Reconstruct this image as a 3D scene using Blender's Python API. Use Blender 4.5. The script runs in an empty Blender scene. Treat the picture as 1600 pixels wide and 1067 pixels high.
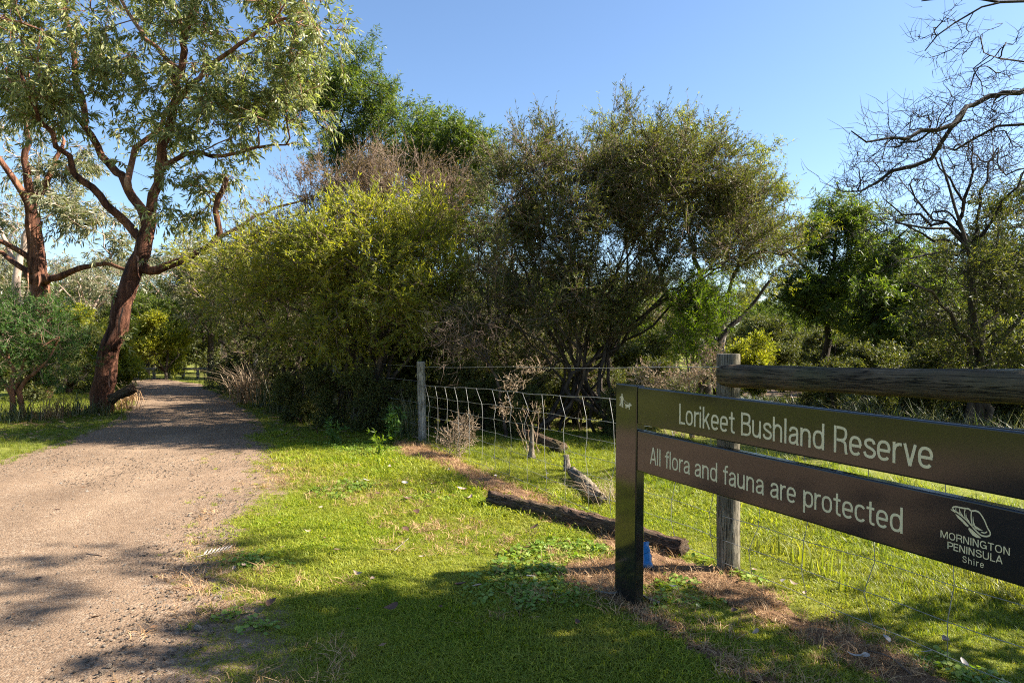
import bpy, bmesh, math, random, os
import numpy as np
from mathutils import Vector, Matrix

# ------------------------------------------------------------------ camera, sky, sun, exposure
S = bpy.context.scene
COL = S.collection
F, HC, CX, CY = 1066.7, 1.4, 800.0, 533.5          # photo pixels; camera height in metres
cam_d = bpy.data.cameras.new('camera'); cam = bpy.data.objects.new('camera', cam_d); COL.objects.link(cam)
cam_d.sensor_width = 36; cam_d.lens = 24; cam_d.clip_start = 0.05; cam_d.clip_end = 3000
cam.location = (0, 0, HC); cam.rotation_euler = (math.radians(90), 0, 0)
S.camera = cam

SUN_EL, SUN_AZ = math.radians(37), math.radians(86)   # azimuth clockwise from +Y (view direction): the sun is to the right
w = bpy.data.worlds.new('World'); S.world = w; w.use_nodes = True
nt = w.node_tree; nt.nodes.clear()
sky = nt.nodes.new('ShaderNodeTexSky'); sky.sky_type = 'NISHITA'; sky.sun_disc = False
sky.sun_elevation = SUN_EL; sky.sun_rotation = SUN_AZ
sky.air_density = 1.0; sky.dust_density = 0.55; sky.ozone_density = 4.2; sky.altitude = 0
bg = nt.nodes.new('ShaderNodeBackground'); bg.inputs[1].default_value = 0.063
wo = nt.nodes.new('ShaderNodeOutputWorld')
nt.links.new(sky.outputs[0], bg.inputs[0]); nt.links.new(bg.outputs[0], wo.inputs[0])
sd = bpy.data.lights.new('sun', 'SUN'); so = bpy.data.objects.new('sun', sd); COL.objects.link(so)
sd.energy = 5.0; sd.angle = math.radians(0.55); sd.color = (1.0, 0.92, 0.79)
sun_dir = Vector((math.sin(SUN_AZ)*math.cos(SUN_EL), math.cos(SUN_AZ)*math.cos(SUN_EL), math.sin(SUN_EL)))
so.rotation_euler = sun_dir.to_track_quat('Z', 'Y').to_euler()
S.view_settings.view_transform = 'Standard'; S.view_settings.look = 'None'
S.view_settings.gamma = 1; S.view_settings.use_curve_mapping = False
S.view_settings.exposure = 1.97
S.render.engine = 'CYCLES'
S.cycles.use_denoising = False; S.cycles.filter_width = 1.1
S.cycles.sample_clamp_indirect = 4.0
S.cycles.max_bounces = 6; S.cycles.transparent_max_bounces = 4
S.cycles.diffuse_bounces = 3; S.cycles.glossy_bounces = 2; S.cycles.transmission_bounces = 4
S.cycles.caustics_reflective = False; S.cycles.caustics_refractive = False

# ------------------------------------------------------------------ helpers
def px(x, y, d):                       # photo pixel at distance d -> world
    return np.array([(x-CX)/F*d, d, HC-(y-CY)/F*d])
def gp(x, y):                          # photo pixel on the ground
    d = HC*F/(y-CY)
    return np.array([(x-CX)/F*d, d, 0.0])
def tag(o, label=None, cat=None, group=None, kind=None):
    if label: o['label'] = label
    if cat: o['category'] = cat
    if group: o['group'] = group
    if kind: o['kind'] = kind
    return o
def empty(name, loc, label=None, cat=None, group=None):
    o = bpy.data.objects.new(name, None); COL.objects.link(o); o.location = loc
    o.empty_display_size = 0.1
    return tag(o, label, cat, group)
def mesh_np(name, V, tris=None, quads=None, mat=None, smooth=False):
    me = bpy.data.meshes.new(name)
    V = np.asarray(V, dtype=np.float32).reshape(-1, 3)
    parts, tot = [], []
    if tris is not None and len(tris):
        t = np.asarray(tris, dtype=np.int32).reshape(-1, 3); parts.append(t.ravel()); tot.append(np.full(len(t), 3, np.int32))
    if quads is not None and len(quads):
        q = np.asarray(quads, dtype=np.int32).reshape(-1, 4); parts.append(q.ravel()); tot.append(np.full(len(q), 4, np.int32))
    me.vertices.add(len(V)); me.vertices.foreach_set('co', V.ravel())
    if parts:
        li = np.concatenate(parts); lt = np.concatenate(tot)
        ls = np.concatenate([[0], np.cumsum(lt)[:-1]]).astype(np.int32)
        me.loops.add(len(li)); me.loops.foreach_set('vertex_index', li)
        me.polygons.add(len(lt)); me.polygons.foreach_set('loop_start', ls); me.polygons.foreach_set('loop_total', lt)
        if smooth: me.polygons.foreach_set('use_smooth', np.ones(len(lt), dtype=bool))
    if mat: me.materials.append(mat)
    me.update(calc_edges=True)
    return me
def link(name, me, parent=None, loc=None):
    o = bpy.data.objects.new(name, me); COL.objects.link(o)
    if parent: o.parent = parent
    if loc is not None: o.location = loc
    return o
def bm_obj(name, bm, mat, parent=None, smooth=False):
    me = bpy.data.meshes.new(name); bm.to_mesh(me); bm.free()
    if mat: me.materials.append(mat)
    if smooth: me.polygons.foreach_set('use_smooth', np.ones(len(me.polygons), dtype=bool))
    return link(name, me, parent)
def nrm(a):
    return a/np.maximum(np.linalg.norm(a, axis=-1, keepdims=True), 1e-9)
def fbm(x, y, seed=0, oct=4, f=1.0):    # cheap smooth pseudo noise, about -1..1
    r = np.random.RandomState(seed); v = 0; a = 1.0; t = 0
    for o in range(oct):
        for k in range(3):
            ang = r.rand()*6.283; ph = r.rand()*6.283; ff = f*(2**o)*(0.8+0.5*r.rand())
            v = v+a*np.sin((np.cos(ang)*x+np.sin(ang)*y)*ff+ph+1.3*np.sin((np.sin(ang)*x-np.cos(ang)*y)*ff*0.7+ph*2))/3
        t += a; a *= 0.55
    return v/t*1.6
def tube(P, R, sides=6, cap=True, rough=0.0, rng=None, flute=0.0):
    P = np.asarray(P, float); R = np.asarray(R, float); n = len(P)
    T = np.gradient(P, axis=0); T = nrm(T)
    ref = np.array([0, 0, 1.0]) if abs(T[0, 2]) < 0.9 else np.array([1.0, 0, 0])
    U = np.zeros_like(P); u = nrm(np.cross(T[0], ref)); U[0] = u
    for i in range(1, n):
        u = u-T[i]*np.dot(u, T[i]); u = u/max(np.linalg.norm(u), 1e-9); U[i] = u
    W = np.cross(T, U)
    a = np.arange(sides)/sides*2*math.pi
    rr = R[:, None]*np.ones((1, sides))
    if rng is not None and flute:
        rr = rr*(1+flute*rng.uniform(-1, 1, sides)[None, :])
    if rng is not None and rough:
        rr = rr*(1+rough*rng.uniform(-1, 1, (n, sides)))
    V = P[:, None, :]+rr[:, :, None]*(np.cos(a)[None, :, None]*U[:, None, :]+np.sin(a)[None, :, None]*W[:, None, :])
    V = V.reshape(-1, 3)
    i = np.arange(n-1)[:, None]*sides; j = np.arange(sides)[None, :]; k = (j+1) % sides
    Q = np.stack([i+j, i+k, i+sides+k, i+sides+j], -1).reshape(-1, 4)
    tris = []
    if cap:
        V = np.vstack([V, P[0], P[-1]]); c0 = len(V)-2; b = (n-1)*sides
        for s in range(sides):
            tris.append((c0, (s+1) % sides, s)); tris.append((c0+1, b+s, b+(s+1) % sides))
    return V, Q, np.array(tris, int).reshape(-1, 3)
class Acc:
    def __init__(self): self.V = []; self.Q = []; self.T = []; self.n = 0
    def add(self, V, Q=None, T=None):
        if Q is not None and len(Q): self.Q.append(np.asarray(Q)+self.n)
        if T is not None and len(T): self.T.append(np.asarray(T)+self.n)
        self.V.append(V); self.n += len(V)
    def mesh(self, name, mat, smooth=False, off=None):
        V = np.vstack(self.V)
        if off is not None: V = V-np.asarray(off)
        return mesh_np(name, V, np.vstack(self.T) if self.T else None, np.vstack(self.Q) if self.Q else None, mat, smooth)
def smooth_path(pts, seg):
    P = np.asarray(pts, float); out = []
    if len(P) == 2: 
        n = max(2, int(np.linalg.norm(P[1]-P[0])/seg)+1)
        return P[0]+(P[1]-P[0])*np.linspace(0, 1, n)[:, None]
    E = np.vstack([2*P[0]-P[1], P, 2*P[-1]-P[-2]])
    for i in range(1, len(E)-2):
        p0, p1, p2, p3 = E[i-1:i+3]; n = max(1, int(np.linalg.norm(p2-p1)/seg))
        for t in np.arange(n)/n:
            out.append(0.5*((2*p1)+(-p0+p2)*t+(2*p0-5*p1+4*p2-p3)*t*t+(-p0+3*p1-3*p2+p3)*t**3))
    out.append(P[-1])
    return np.array(out)

# ------------------------------------------------------------------ materials
def newmat(name):
    m = bpy.data.materials.new(name); m.use_nodes = True
    nt = m.node_tree; nt.nodes.clear()
    out = nt.nodes.new('ShaderNodeOutputMaterial')
    return m, nt, out
def N(nt, t, **kw):
    n = nt.nodes.new(t)
    for k, v in kw.items(): setattr(n, k, v)
    return n
def ramp(nt, src, stops, interp='LINEAR'):
    r = N(nt, 'ShaderNodeValToRGB'); r.color_ramp.interpolation = interp
    while len(r.color_ramp.elements) < len(stops): r.color_ramp.elements.new(0.5)
    for e, (p, c) in zip(r.color_ramp.elements, stops): e.position = p; e.color = (*c, 1)
    nt.links.new(src, r.inputs[0]); return r.outputs[0]
def coords(nt, scale=(1, 1, 1), kind='Object'):
    tc = N(nt, 'ShaderNodeTexCoord'); mp = N(nt, 'ShaderNodeMapping'); mp.inputs['Scale'].default_value = scale
    nt.links.new(tc.outputs[kind], mp.inputs[0]); return mp.outputs[0]
def wpos(nt, scale=(1, 1, 1)):
    g = N(nt, 'ShaderNodeNewGeometry'); mp = N(nt, 'ShaderNodeMapping'); mp.inputs['Scale'].default_value = scale
    nt.links.new(g.outputs['Position'], mp.inputs[0]); return mp.outputs[0]
def noise(nt, vec, scale, detail=4, rough=0.55, dist=0.0):
    n = N(nt, 'ShaderNodeTexNoise'); n.inputs['Scale'].default_value = scale; n.inputs['Detail'].default_value = detail
    n.inputs['Roughness'].default_value = rough; n.inputs['Distortion'].default_value = dist
    nt.links.new(vec, n.inputs['Vector']); return n.outputs['Fac']
def mix(nt, fac, a, b, blend='MIX'):
    m = N(nt, 'ShaderNodeMix', data_type='RGBA', blend_type=blend)
    for s, v in ((0, fac), (6, a), (7, b)):
        if isinstance(v, (int, float)): m.inputs[s].default_value = v
        elif isinstance(v, tuple): m.inputs[s].default_value = (*v, 1)
        else: nt.links.new(v, m.inputs[s])
    return m.outputs[2]
def principled(nt, out, col, rough=0.7, spec=0.3, bump=None, bump_d=0.02, metallic=0.0, coat=0.0):
    p = N(nt, 'ShaderNodeBsdfPrincipled')
    if isinstance(col, tuple): p.inputs['Base Color'].default_value = (*col, 1)
    else: nt.links.new(col, p.inputs['Base Color'])
    if isinstance(rough, float): p.inputs['Roughness'].default_value = rough
    else: nt.links.new(rough, p.inputs['Roughness'])
    p.inputs['Specular IOR Level'].default_value = spec; p.inputs['Metallic'].default_value = metallic
    p.inputs['Coat Weight'].default_value = coat
    if bump is not None:
        b = N(nt, 'ShaderNodeBump'); b.inputs['Strength'].default_value = 1.0; b.inputs['Distance'].default_value = bump_d
        nt.links.new(bump, b.inputs['Height']); nt.links.new(b.outputs[0], p.inputs['Normal'])
    nt.links.new(p.outputs[0], out.inputs[0]); return p
def leaf_mat(name, c0, c1, c2, trans=0.35, rough=0.5, spec=0.3, tcol=None, patch=None, inst=False):
    m, nt, out = newmat(name)
    g = N(nt, 'ShaderNodeNewGeometry')
    src = g.outputs['Random Per Island']
    if inst:
        oi = N(nt, 'ShaderNodeObjectInfo'); ad = N(nt, 'ShaderNodeMath', operation='ADD'); fr = N(nt, 'ShaderNodeMath', operation='FRACT')
        nt.links.new(oi.outputs['Random'], ad.inputs[0]); nt.links.new(g.outputs['Random Per Island'], ad.inputs[1])
        nt.links.new(ad.outputs[0], fr.inputs[0]); src = fr.outputs[0]
    col = ramp(nt, src, [(0.0, c0), (0.5, c1), (1.0, c2)])
    if patch:
        f = ramp(nt, noise(nt, wpos(nt), patch[0], 3), [(0.38, (0, 0, 0)), (0.66, (1, 1, 1))])
        col = mix(nt, f, col, mix(nt, 0.65, col, patch[1]))
    p = N(nt, 'ShaderNodeBsdfPrincipled'); p.inputs['Roughness'].default_value = rough
    p.inputs['Specular IOR Level'].default_value = spec
    nt.links.new(col, p.inputs['Base Color'])
    t = N(nt, 'ShaderNodeBsdfTranslucent')
    tc = mix(nt, 1.0, col, tcol or (1.5, 1.6, 0.5), 'MULTIPLY'); nt.links.new(tc, t.inputs[0])
    ms = N(nt, 'ShaderNodeMixShader'); ms.inputs[0].default_value = trans
    nt.links.new(p.outputs[0], ms.inputs[1]); nt.links.new(t.outputs[0], ms.inputs[2]); nt.links.new(ms.outputs[0], out.inputs[0])
    return m
def bark_mat(name, c0, c1, c2, scale=6, stretch=0.18, rough=0.85, bump_d=0.02):
    m, nt, out = newmat(name)
    v = wpos(nt, (1, 1, stretch)); f = noise(nt, v, scale, 6, 0.65, 0.6)
    f2 = noise(nt, wpos(nt), 1.3, 3)
    a = N(nt, 'ShaderNodeMath', operation='MULTIPLY_ADD'); a.inputs[1].default_value = 0.5; 
    nt.links.new(f2, a.inputs[0]); nt.links.new(f, a.inputs[2])
    col = ramp(nt, a.outputs[0], [(0.55, c0), (0.75, c1), (0.98, c2)])
    h = noise(nt, v, scale*2.5, 5, 0.7, 0.4)
    principled(nt, out, col, rough, 0.2, h, bump_d)
    return m
M = {}
M['gum_bark'] = bark_mat('gum_bark', (0.025, 0.012, 0.009), (0.14, 0.058, 0.034), (0.42, 0.20, 0.12), 9, 0.10, 0.85, 0.09)
M['gum_limb'] = bark_mat('gum_limb', (0.07, 0.032, 0.02), (0.25, 0.115, 0.07), (0.48, 0.30, 0.21), 7, 0.25, 0.8, 0.03)
M['pale_bark'] = bark_mat('pale_bark', (0.22, 0.13, 0.09), (0.42, 0.30, 0.23), (0.55, 0.45, 0.37), 4, 0.25, 0.7, 0.01)
M['grey_bark'] = bark_mat('grey_bark', (0.016, 0.012, 0.009), (0.045, 0.034, 0.026), (0.11, 0.085, 0.066), 9, 0.2)
M['brown_twig'] = bark_mat('brown_twig', (0.06, 0.04, 0.03), (0.18, 0.125, 0.095), (0.36, 0.27, 0.21), 9, 0.2)
M['dead_bark'] = bark_mat('dead_bark', (0.012, 0.010, 0.009), (0.035, 0.028, 0.024), (0.08, 0.065, 0.055), 9, 0.3)
M['dead_grey'] = bark_mat('dead_grey', (0.10, 0.085, 0.07), (0.22, 0.19, 0.16), (0.36, 0.31, 0.26), 9, 0.3)
M['gum_leaf'] = leaf_mat('gum_leaf', (0.08, 0.11, 0.035), (0.20, 0.215, 0.08), (0.40, 0.38, 0.17), 0.36, 0.45, 0.4, (1.3, 1.5, 0.6))
M['gum_leaf_far'] = leaf_mat('gum_leaf_far', (0.09, 0.11, 0.06), (0.15, 0.16, 0.085), (0.24, 0.22, 0.12), 0.25, 0.4, 0.4)
M['acacia'] = leaf_mat('acacia', (0.12, 0.15, 0.024), (0.24, 0.25, 0.036), (0.46, 0.42, 0.07), 0.55, 0.45, 0.4, (1.5, 1.5, 0.4), (1.1, (0.15, 0.18, 0.04)))
M['tea'] = leaf_mat('tea', (0.04, 0.06, 0.015), (0.09, 0.11, 0.028), (0.18, 0.165, 0.06), 0.38, 0.5, 0.3, (1.5, 1.5, 0.45), (1.3, (0.06, 0.07, 0.022)))
M['tea_brown'] = leaf_mat('tea_brown', (0.08, 0.075, 0.03), (0.16, 0.115, 0.065), (0.24, 0.165, 0.115), 0.3, 0.6, 0.2, (1.4, 1.3, 0.7))
M['wattle'] = leaf_mat('wattle', (0.04, 0.07, 0.016), (0.085, 0.12, 0.024), (0.19, 0.21, 0.035), 0.42, 0.5, 0.3, (1.4, 1.6, 0.4))
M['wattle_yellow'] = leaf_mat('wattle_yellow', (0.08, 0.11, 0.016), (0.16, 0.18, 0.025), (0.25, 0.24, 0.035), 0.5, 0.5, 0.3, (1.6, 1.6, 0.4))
M['bright'] = leaf_mat('bright', (0.06, 0.11, 0.012), (0.12, 0.18, 0.016), (0.20, 0.25, 0.025), 0.5, 0.5, 0.3, (1.6, 1.7, 0.4))
M['feather'] = leaf_mat('feather', (0.035, 0.085, 0.02), (0.06, 0.13, 0.03), (0.11, 0.17, 0.04), 0.35, 0.5, 0.3, (1.4, 1.6, 0.5))
M['grass'] = leaf_mat('grass', (0.12, 0.19, 0.013), (0.225, 0.29, 0.02), (0.38, 0.37, 0.055), 0.45, 0.5, 0.2, (1.5, 1.5, 0.4), (0.9, (0.33, 0.31, 0.07)), True)
M['long_grass'] = leaf_mat('long_grass', (0.09, 0.15, 0.014), (0.17, 0.23, 0.022), (0.27, 0.27, 0.05), 0.5, 0.45, 0.3, (1.5, 1.5, 0.4), (1.2, (0.20, 0.19, 0.05)), True)
M['straw'] = leaf_mat('straw', (0.22, 0.125, 0.06), (0.40, 0.25, 0.13), (0.55, 0.38, 0.22), 0.2, 0.7, 0.1, (1.2, 1.1, 0.8), None, True)
M['tussock'] = leaf_mat('tussock', (0.035, 0.06, 0.018), (0.08, 0.10, 0.04), (0.26, 0.23, 0.13), 0.25, 0.45, 0.4)
M['dry_weed'] = leaf_mat('dry_weed', (0.22, 0.15, 0.095), (0.34, 0.25, 0.165), (0.46, 0.36, 0.26), 0.2, 0.7, 0.1, (1.2, 1.1, 0.9))
M['litter'] = leaf_mat('litter', (0.09, 0.045, 0.025), (0.20, 0.115, 0.065), (0.36, 0.25, 0.17), 0.1, 0.7, 0.2, (1.2, 1.0, 0.8))

def turf_nodes(nt):
    n1 = noise(nt, wpos(nt), 0.5, 4); n2 = noise(nt, wpos(nt), 14, 6, 0.7)
    a = ramp(nt, n2, [(0.3, (0.09, 0.11, 0.018)), (0.55, (0.17, 0.19, 0.03)), (0.75, (0.28, 0.21, 0.08))])
    return mix(nt, ramp(nt, n1, [(0.4, (0, 0, 0)), (0.65, (1, 1, 1))]), a, mix(nt, 0.5, a, (0.15, 0.13, 0.05)))
m, nt, out = newmat('ground'); principled(nt, out, turf_nodes(nt), 0.95, 0.1, noise(nt, wpos(nt), 30, 6, 0.7), 0.02); M['ground'] = m
def gravel_nodes(nt):
    v = wpos(nt)
    vo = N(nt, 'ShaderNodeTexVoronoi'); vo.inputs['Scale'].default_value = 75; nt.links.new(v, vo.inputs['Vector'])
    sp = N(nt, 'ShaderNodeSeparateColor'); nt.links.new(vo.outputs['Color'], sp.inputs[0])
    stone = ramp(nt, sp.outputs[0], [(0.0, (0.15, 0.105, 0.075)), (0.35, (0.30, 0.215, 0.15)), (0.75, (0.40, 0.305, 0.22)), (1.0, (0.52, 0.44, 0.35))])
    fine = ramp(nt, noise(nt, v, 160, 5, 0.75), [(0.3, (0.20, 0.14, 0.095)), (0.7, (0.42, 0.315, 0.225))])
    col = mix(nt, ramp(nt, noise(nt, v, 5, 4), [(0.35, (0.2, 0.2, 0.2)), (0.65, (0.75, 0.75, 0.75))]), fine, stone)
    big = ramp(nt, noise(nt, v, 0.9, 5, 0.6), [(0.3, (0.60, 0.565, 0.54)), (0.7, (0.92, 0.87, 0.82))])
    col = mix(nt, 1.0, col, big, 'MULTIPLY')
    h = N(nt, 'ShaderNodeMath', operation='MULTIPLY_ADD'); h.inputs[1].default_value = -0.6
    nt.links.new(vo.outputs['Distance'], h.inputs[0]); nt.links.new(noise(nt, v, 120, 4, 0.7), h.inputs[2])
    return col, h.outputs[0]
m, nt, out = newmat('gravel')
gcol, gh = gravel_nodes(nt)
at = N(nt, 'ShaderNodeAttribute', attribute_name='edge')
tm = N(nt, 'ShaderNodeMath', operation='MULTIPLY_ADD'); tm.inputs[1].default_value = 0.22; nt.links.new(at.outputs['Fac'], tm.inputs[0])
nz_ = N(nt, 'ShaderNodeMath', operation='MULTIPLY'); nz_.inputs[1].default_value = 0.10; nt.links.new(noise(nt, wpos(nt), 1.1, 4), nz_.inputs[0]); nt.links.new(nz_.outputs[0], tm.inputs[2])
trk = ramp(nt, tm.outputs[0], [(0.0, (0.97, 0.95, 0.93)), (0.20, (0.96, 0.94, 0.92)), (0.29, (1.14, 1.13, 1.11)), (0.40, (0.90, 0.88, 0.86)), (0.50, (0.90, 0.88, 0.86)), (0.60, (1.14, 1.13, 1.11)), (0.75, (0.92, 0.9, 0.88))])
gcol = mix(nt, 1.0, gcol, trk, 'MULTIPLY')
e = N(nt, 'ShaderNodeMath', operation='MULTIPLY_ADD'); e.inputs[1].default_value = 1.6
nt.links.new(noise(nt, wpos(nt), 2.2, 6, 0.7), e.inputs[0]); 
e2 = N(nt, 'ShaderNodeMath', operation='ADD'); nt.links.new(at.outputs['Fac'], e2.inputs[0]); nt.links.new(e.outputs[0], e2.inputs[1])
fac = ramp(nt, e2.outputs[0], [(0.78, (0, 0, 0)), (1.0, (1, 1, 1))])
principled(nt, out, mix(nt, fac, turf_nodes(nt), gcol), 0.92, 0.15, gh, 0.012); M['gravel'] = m
m, nt, out = newmat('stone')
oi = N(nt, 'ShaderNodeObjectInfo')
principled(nt, out, ramp(nt, oi.outputs['Random'], [(0, (0.24, 0.18, 0.135)), (0.4, (0.36, 0.28, 0.21)), (0.8, (0.46, 0.37, 0.285)), (1, (0.56, 0.50, 0.42))]), 0.85, 0.2, noise(nt, coords(nt), 9, 4), 0.05); M['stone'] = m
m, nt, out = newmat('earth')
principled(nt, out, ramp(nt, noise(nt, wpos(nt), 11, 7, 0.72), [(0.3, (0.10, 0.055, 0.03)), (0.55, (0.26, 0.15, 0.083)), (0.8, (0.42, 0.27, 0.165))]), 0.95, 0.1, noise(nt, wpos(nt), 55, 6, 0.75), 0.03); M['earth'] = m
def wood_post(name, c0, c1, c2, axis='z', sc=9):
    m, nt, out = newmat(name)
    s = {'z': (6, 6, 0.5), 'x': (0.5, 6, 6)}[axis]
    f = noise(nt, coords(nt, s), sc, 6, 0.7, 0.3); blot = noise(nt, coords(nt), 4.5, 5, 0.65)
    col = ramp(nt, f, [(0.3, c0), (0.5, c1), (0.72, c2)])
    col = mix(nt, ramp(nt, blot, [(0.42, (0, 0, 0)), (0.68, (1, 1, 1))]), col, mix(nt, 0.6, col, (0.03, 0.025, 0.015)))
    col = mix(nt, ramp(nt, noise(nt, coords(nt), 2.3, 3), [(0.5, (0, 0, 0)), (0.75, (0.5, 0.5, 0.5))]), col, (0.11, 0.11, 0.045))
    cr = noise(nt, coords(nt, {'z': (9, 9, 0.35), 'x': (0.35, 9, 9)}[axis]), sc*0.9, 3, 0.5, 0.2)
    crk = ramp(nt, cr, [(0.47, (0, 0, 0)), (0.495, (1, 1, 1)), (0.52, (0, 0, 0))])
    col = mix(nt, crk, col, mix(nt, 0.8, col, (0.008, 0.006, 0.004)))
    hh = N(nt, 'ShaderNodeMath', operation='SUBTRACT'); nt.links.new(f, hh.inputs[0]); nt.links.new(crk, hh.inputs[1])
    principled(nt, out, col, 0.85, 0.2, hh.outputs[0], 0.010); return m
M['post_wood'] = wood_post('post_wood', (0.10, 0.085, 0.06), (0.22, 0.19, 0.14), (0.35, 0.31, 0.24))
M['post_grey'] = wood_post('post_grey', (0.20, 0.18, 0.15), (0.36, 0.33, 0.28), (0.48, 0.45, 0.39))
M['rail_wood'] = wood_post('rail_wood', (0.045, 0.032, 0.02), (0.115, 0.08, 0.046), (0.22, 0.16, 0.095), 'x', 7)
M['log'] = wood_post('log_wood', (0.012, 0.007, 0.005), (0.10, 0.058, 0.038), (0.36, 0.25, 0.175), 'x', 16)
M['log_pale'] = wood_post('log_pale', (0.09, 0.07, 0.05), (0.24, 0.19, 0.14), (0.42, 0.35, 0.27), 'x', 12)
m, nt, out = newmat('wire'); principled(nt, out, ramp(nt, noise(nt, wpos(nt), 30, 4), [(0.35, (0.22, 0.21, 0.19)), (0.7, (0.44, 0.43, 0.40))]), 0.5, 0.5, metallic=0.15); M['wire'] = m
m, nt, out = newmat('sign_paint')
sm = noise(nt, coords(nt), 2.5, 5, 0.7)
rr = ramp(nt, sm, [(0.3, (0.07, 0.07, 0.07)), (0.75, (0.15, 0.15, 0.15))])
principled(nt, out, ramp(nt, noise(nt, coords(nt), 6, 6, 0.75), [(0.3, (0.011, 0.011, 0.011)), (0.8, (0.018, 0.017, 0.016))]), rr, 0.75); M['sign'] = m
m, nt, out = newmat('sign_letter'); principled(nt, out, ramp(nt, noise(nt, coords(nt), 20, 4), [(0.3, (0.74, 0.62, 0.36)), (0.8, (0.82, 0.71, 0.44))]), 0.6, 0.3); M['letter'] = m
m, nt, out = newmat('blue_plastic'); principled(nt, out, ramp(nt, noise(nt, coords(nt), 30, 4), [(0.3, (0.006, 0.10, 0.28)), (0.8, (0.012, 0.17, 0.42))]), 0.35, 0.5, noise(nt, coords(nt), 45, 3), 0.002); M['blue'] = m
for nm, ca, cb in (('leaf_tan', (0.30, 0.20, 0.13), (0.50, 0.38, 0.28)), ('leaf_pink', (0.36, 0.23, 0.17), (0.52, 0.38, 0.30)), ('leaf_brown', (0.06, 0.032, 0.02), (0.15, 0.08, 0.05)), ('leaf_white', (0.36, 0.31, 0.26), (0.52, 0.46, 0.40))):
    m, nt, out = newmat(nm); principled(nt, out, ramp(nt, noise(nt, coords(nt), 25, 4), [(0.3, ca), (0.7, cb)]), 0.6, 0.3); M[nm] = m

# ------------------------------------------------------------------ ground and path
def axis_pts(lo, hi, fine_lo, fine_hi, step, grow=1.25):
    a = list(np.arange(fine_lo, fine_hi+1e-6, step)); s = step
    while a[-1] < hi: s *= grow; a.append(a[-1]+s)
    s = step
    while a[0] > lo: s *= grow; a.insert(0, a[0]-s)
    return np.array(a)
def grid_mesh(name, xs, ys, zf, mat, attr=None):
    X, Y = np.meshgrid(xs, ys); Z = zf(X, Y)
    n, mm = len(xs), len(ys)
    i = np.arange(mm-1)[:, None]*n; j = np.arange(n-1)[None, :]
    Q = np.stack([i+j, i+j+1, i+n+j+1, i+n+j], -1).reshape(-1, 4)
    me = mesh_np(name, np.stack([X, Y, Z], -1), quads=Q, mat=mat, smooth=True)
    if attr:
        a = me.attributes.new('edge', 'FLOAT', 'POINT'); a.data.foreach_set('value', attr(X, Y).ravel().astype(np.float32))
    return me
PR = np.array([[-1.1, -8], [-1.1, 0], [-1.2, 2.0], [-1.35, 2.8], [-1.6, 3.6], [-1.95, 4.4], [-2.2, 5.2], [-2.45, 6.6], [-2.9, 8.0], [-3.6, 9.6], [-5.0, 12.8], [-8.0, 18.3], [-10.5, 22.5], [-14.0, 26.0], [-22, 29.5]])
PL = np.array([[-6.6, -8], [-6.4, 0], [-6.1, 3.5], [-5.8, 5.8], [-5.6, 7.3], [-6.0, 9.5], [-6.9, 12.3], [-8.5, 15.5], [-10.7, 19.5], [-13.2, 23.0], [-17, 25.2], [-22, 26.2]])
def path_edges(y):
    return np.interp(y, PL[:, 1], PL[:, 0]), np.interp(y, PR[:, 1], PR[:, 0])
def path_edge(X, Y):                   # signed distance into the path (metres, approx)
    l, r = path_edges(Y)
    sl = 1.0/np.sqrt(1+(np.where(Y > 10, 0.55, 0.2))**2*2)
    return np.minimum(X-l, r-X)*sl
g = link('ground', grid_mesh('ground', axis_pts(-700, 700, -14, 14, 1.0), axis_pts(-400, 900, -8, 34, 1.0), lambda X, Y: np.zeros_like(X), M['ground']))
tag(g, 'flat grassy ground spreading out under the bushland', kind='structure')
# path sheet follows the bends: rows across
ys = np.concatenate([np.arange(-8, 1.5, 0.5), np.arange(1.5, 9, 0.08), np.arange(9, 29.4, 0.25)])
us = np.concatenate([[-0.10, -0.05], np.linspace(0, 1, 90), [1.05, 1.10]])
l, r = path_edges(ys)
X = l[:, None]+(r-l)[:, None]*us[None, :]; Y = np.repeat(ys[:, None], len(us), 1)
E_ = path_edge(X, Y)
Z = 0.006+np.clip(E_*1.5, 0, 1)*(0.010+0.010*fbm(X, Y, 3, 3, 1.3))+0.004*np.clip(fbm(X, Y, 5, 3, 7), -1, 1)
Z = np.maximum(Z, 0.005)
n, mm = len(us), len(ys)
i = np.arange(mm-1)[:, None]*n; j = np.arange(n-1)[None, :]
me = mesh_np('gravel_path', np.stack([X, Y, Z], -1), quads=np.stack([i+j, i+j+1, i+n+j+1, i+n+j], -1).reshape(-1, 4), mat=M['gravel'], smooth=True)
a = me.attributes.new('edge', 'FLOAT', 'POINT'); a.data.foreach_set('value', E_.ravel().astype(np.float32))
tag(link('gravel_path', me), 'pale gravel path curving away through the trees', kind='structure')

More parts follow.
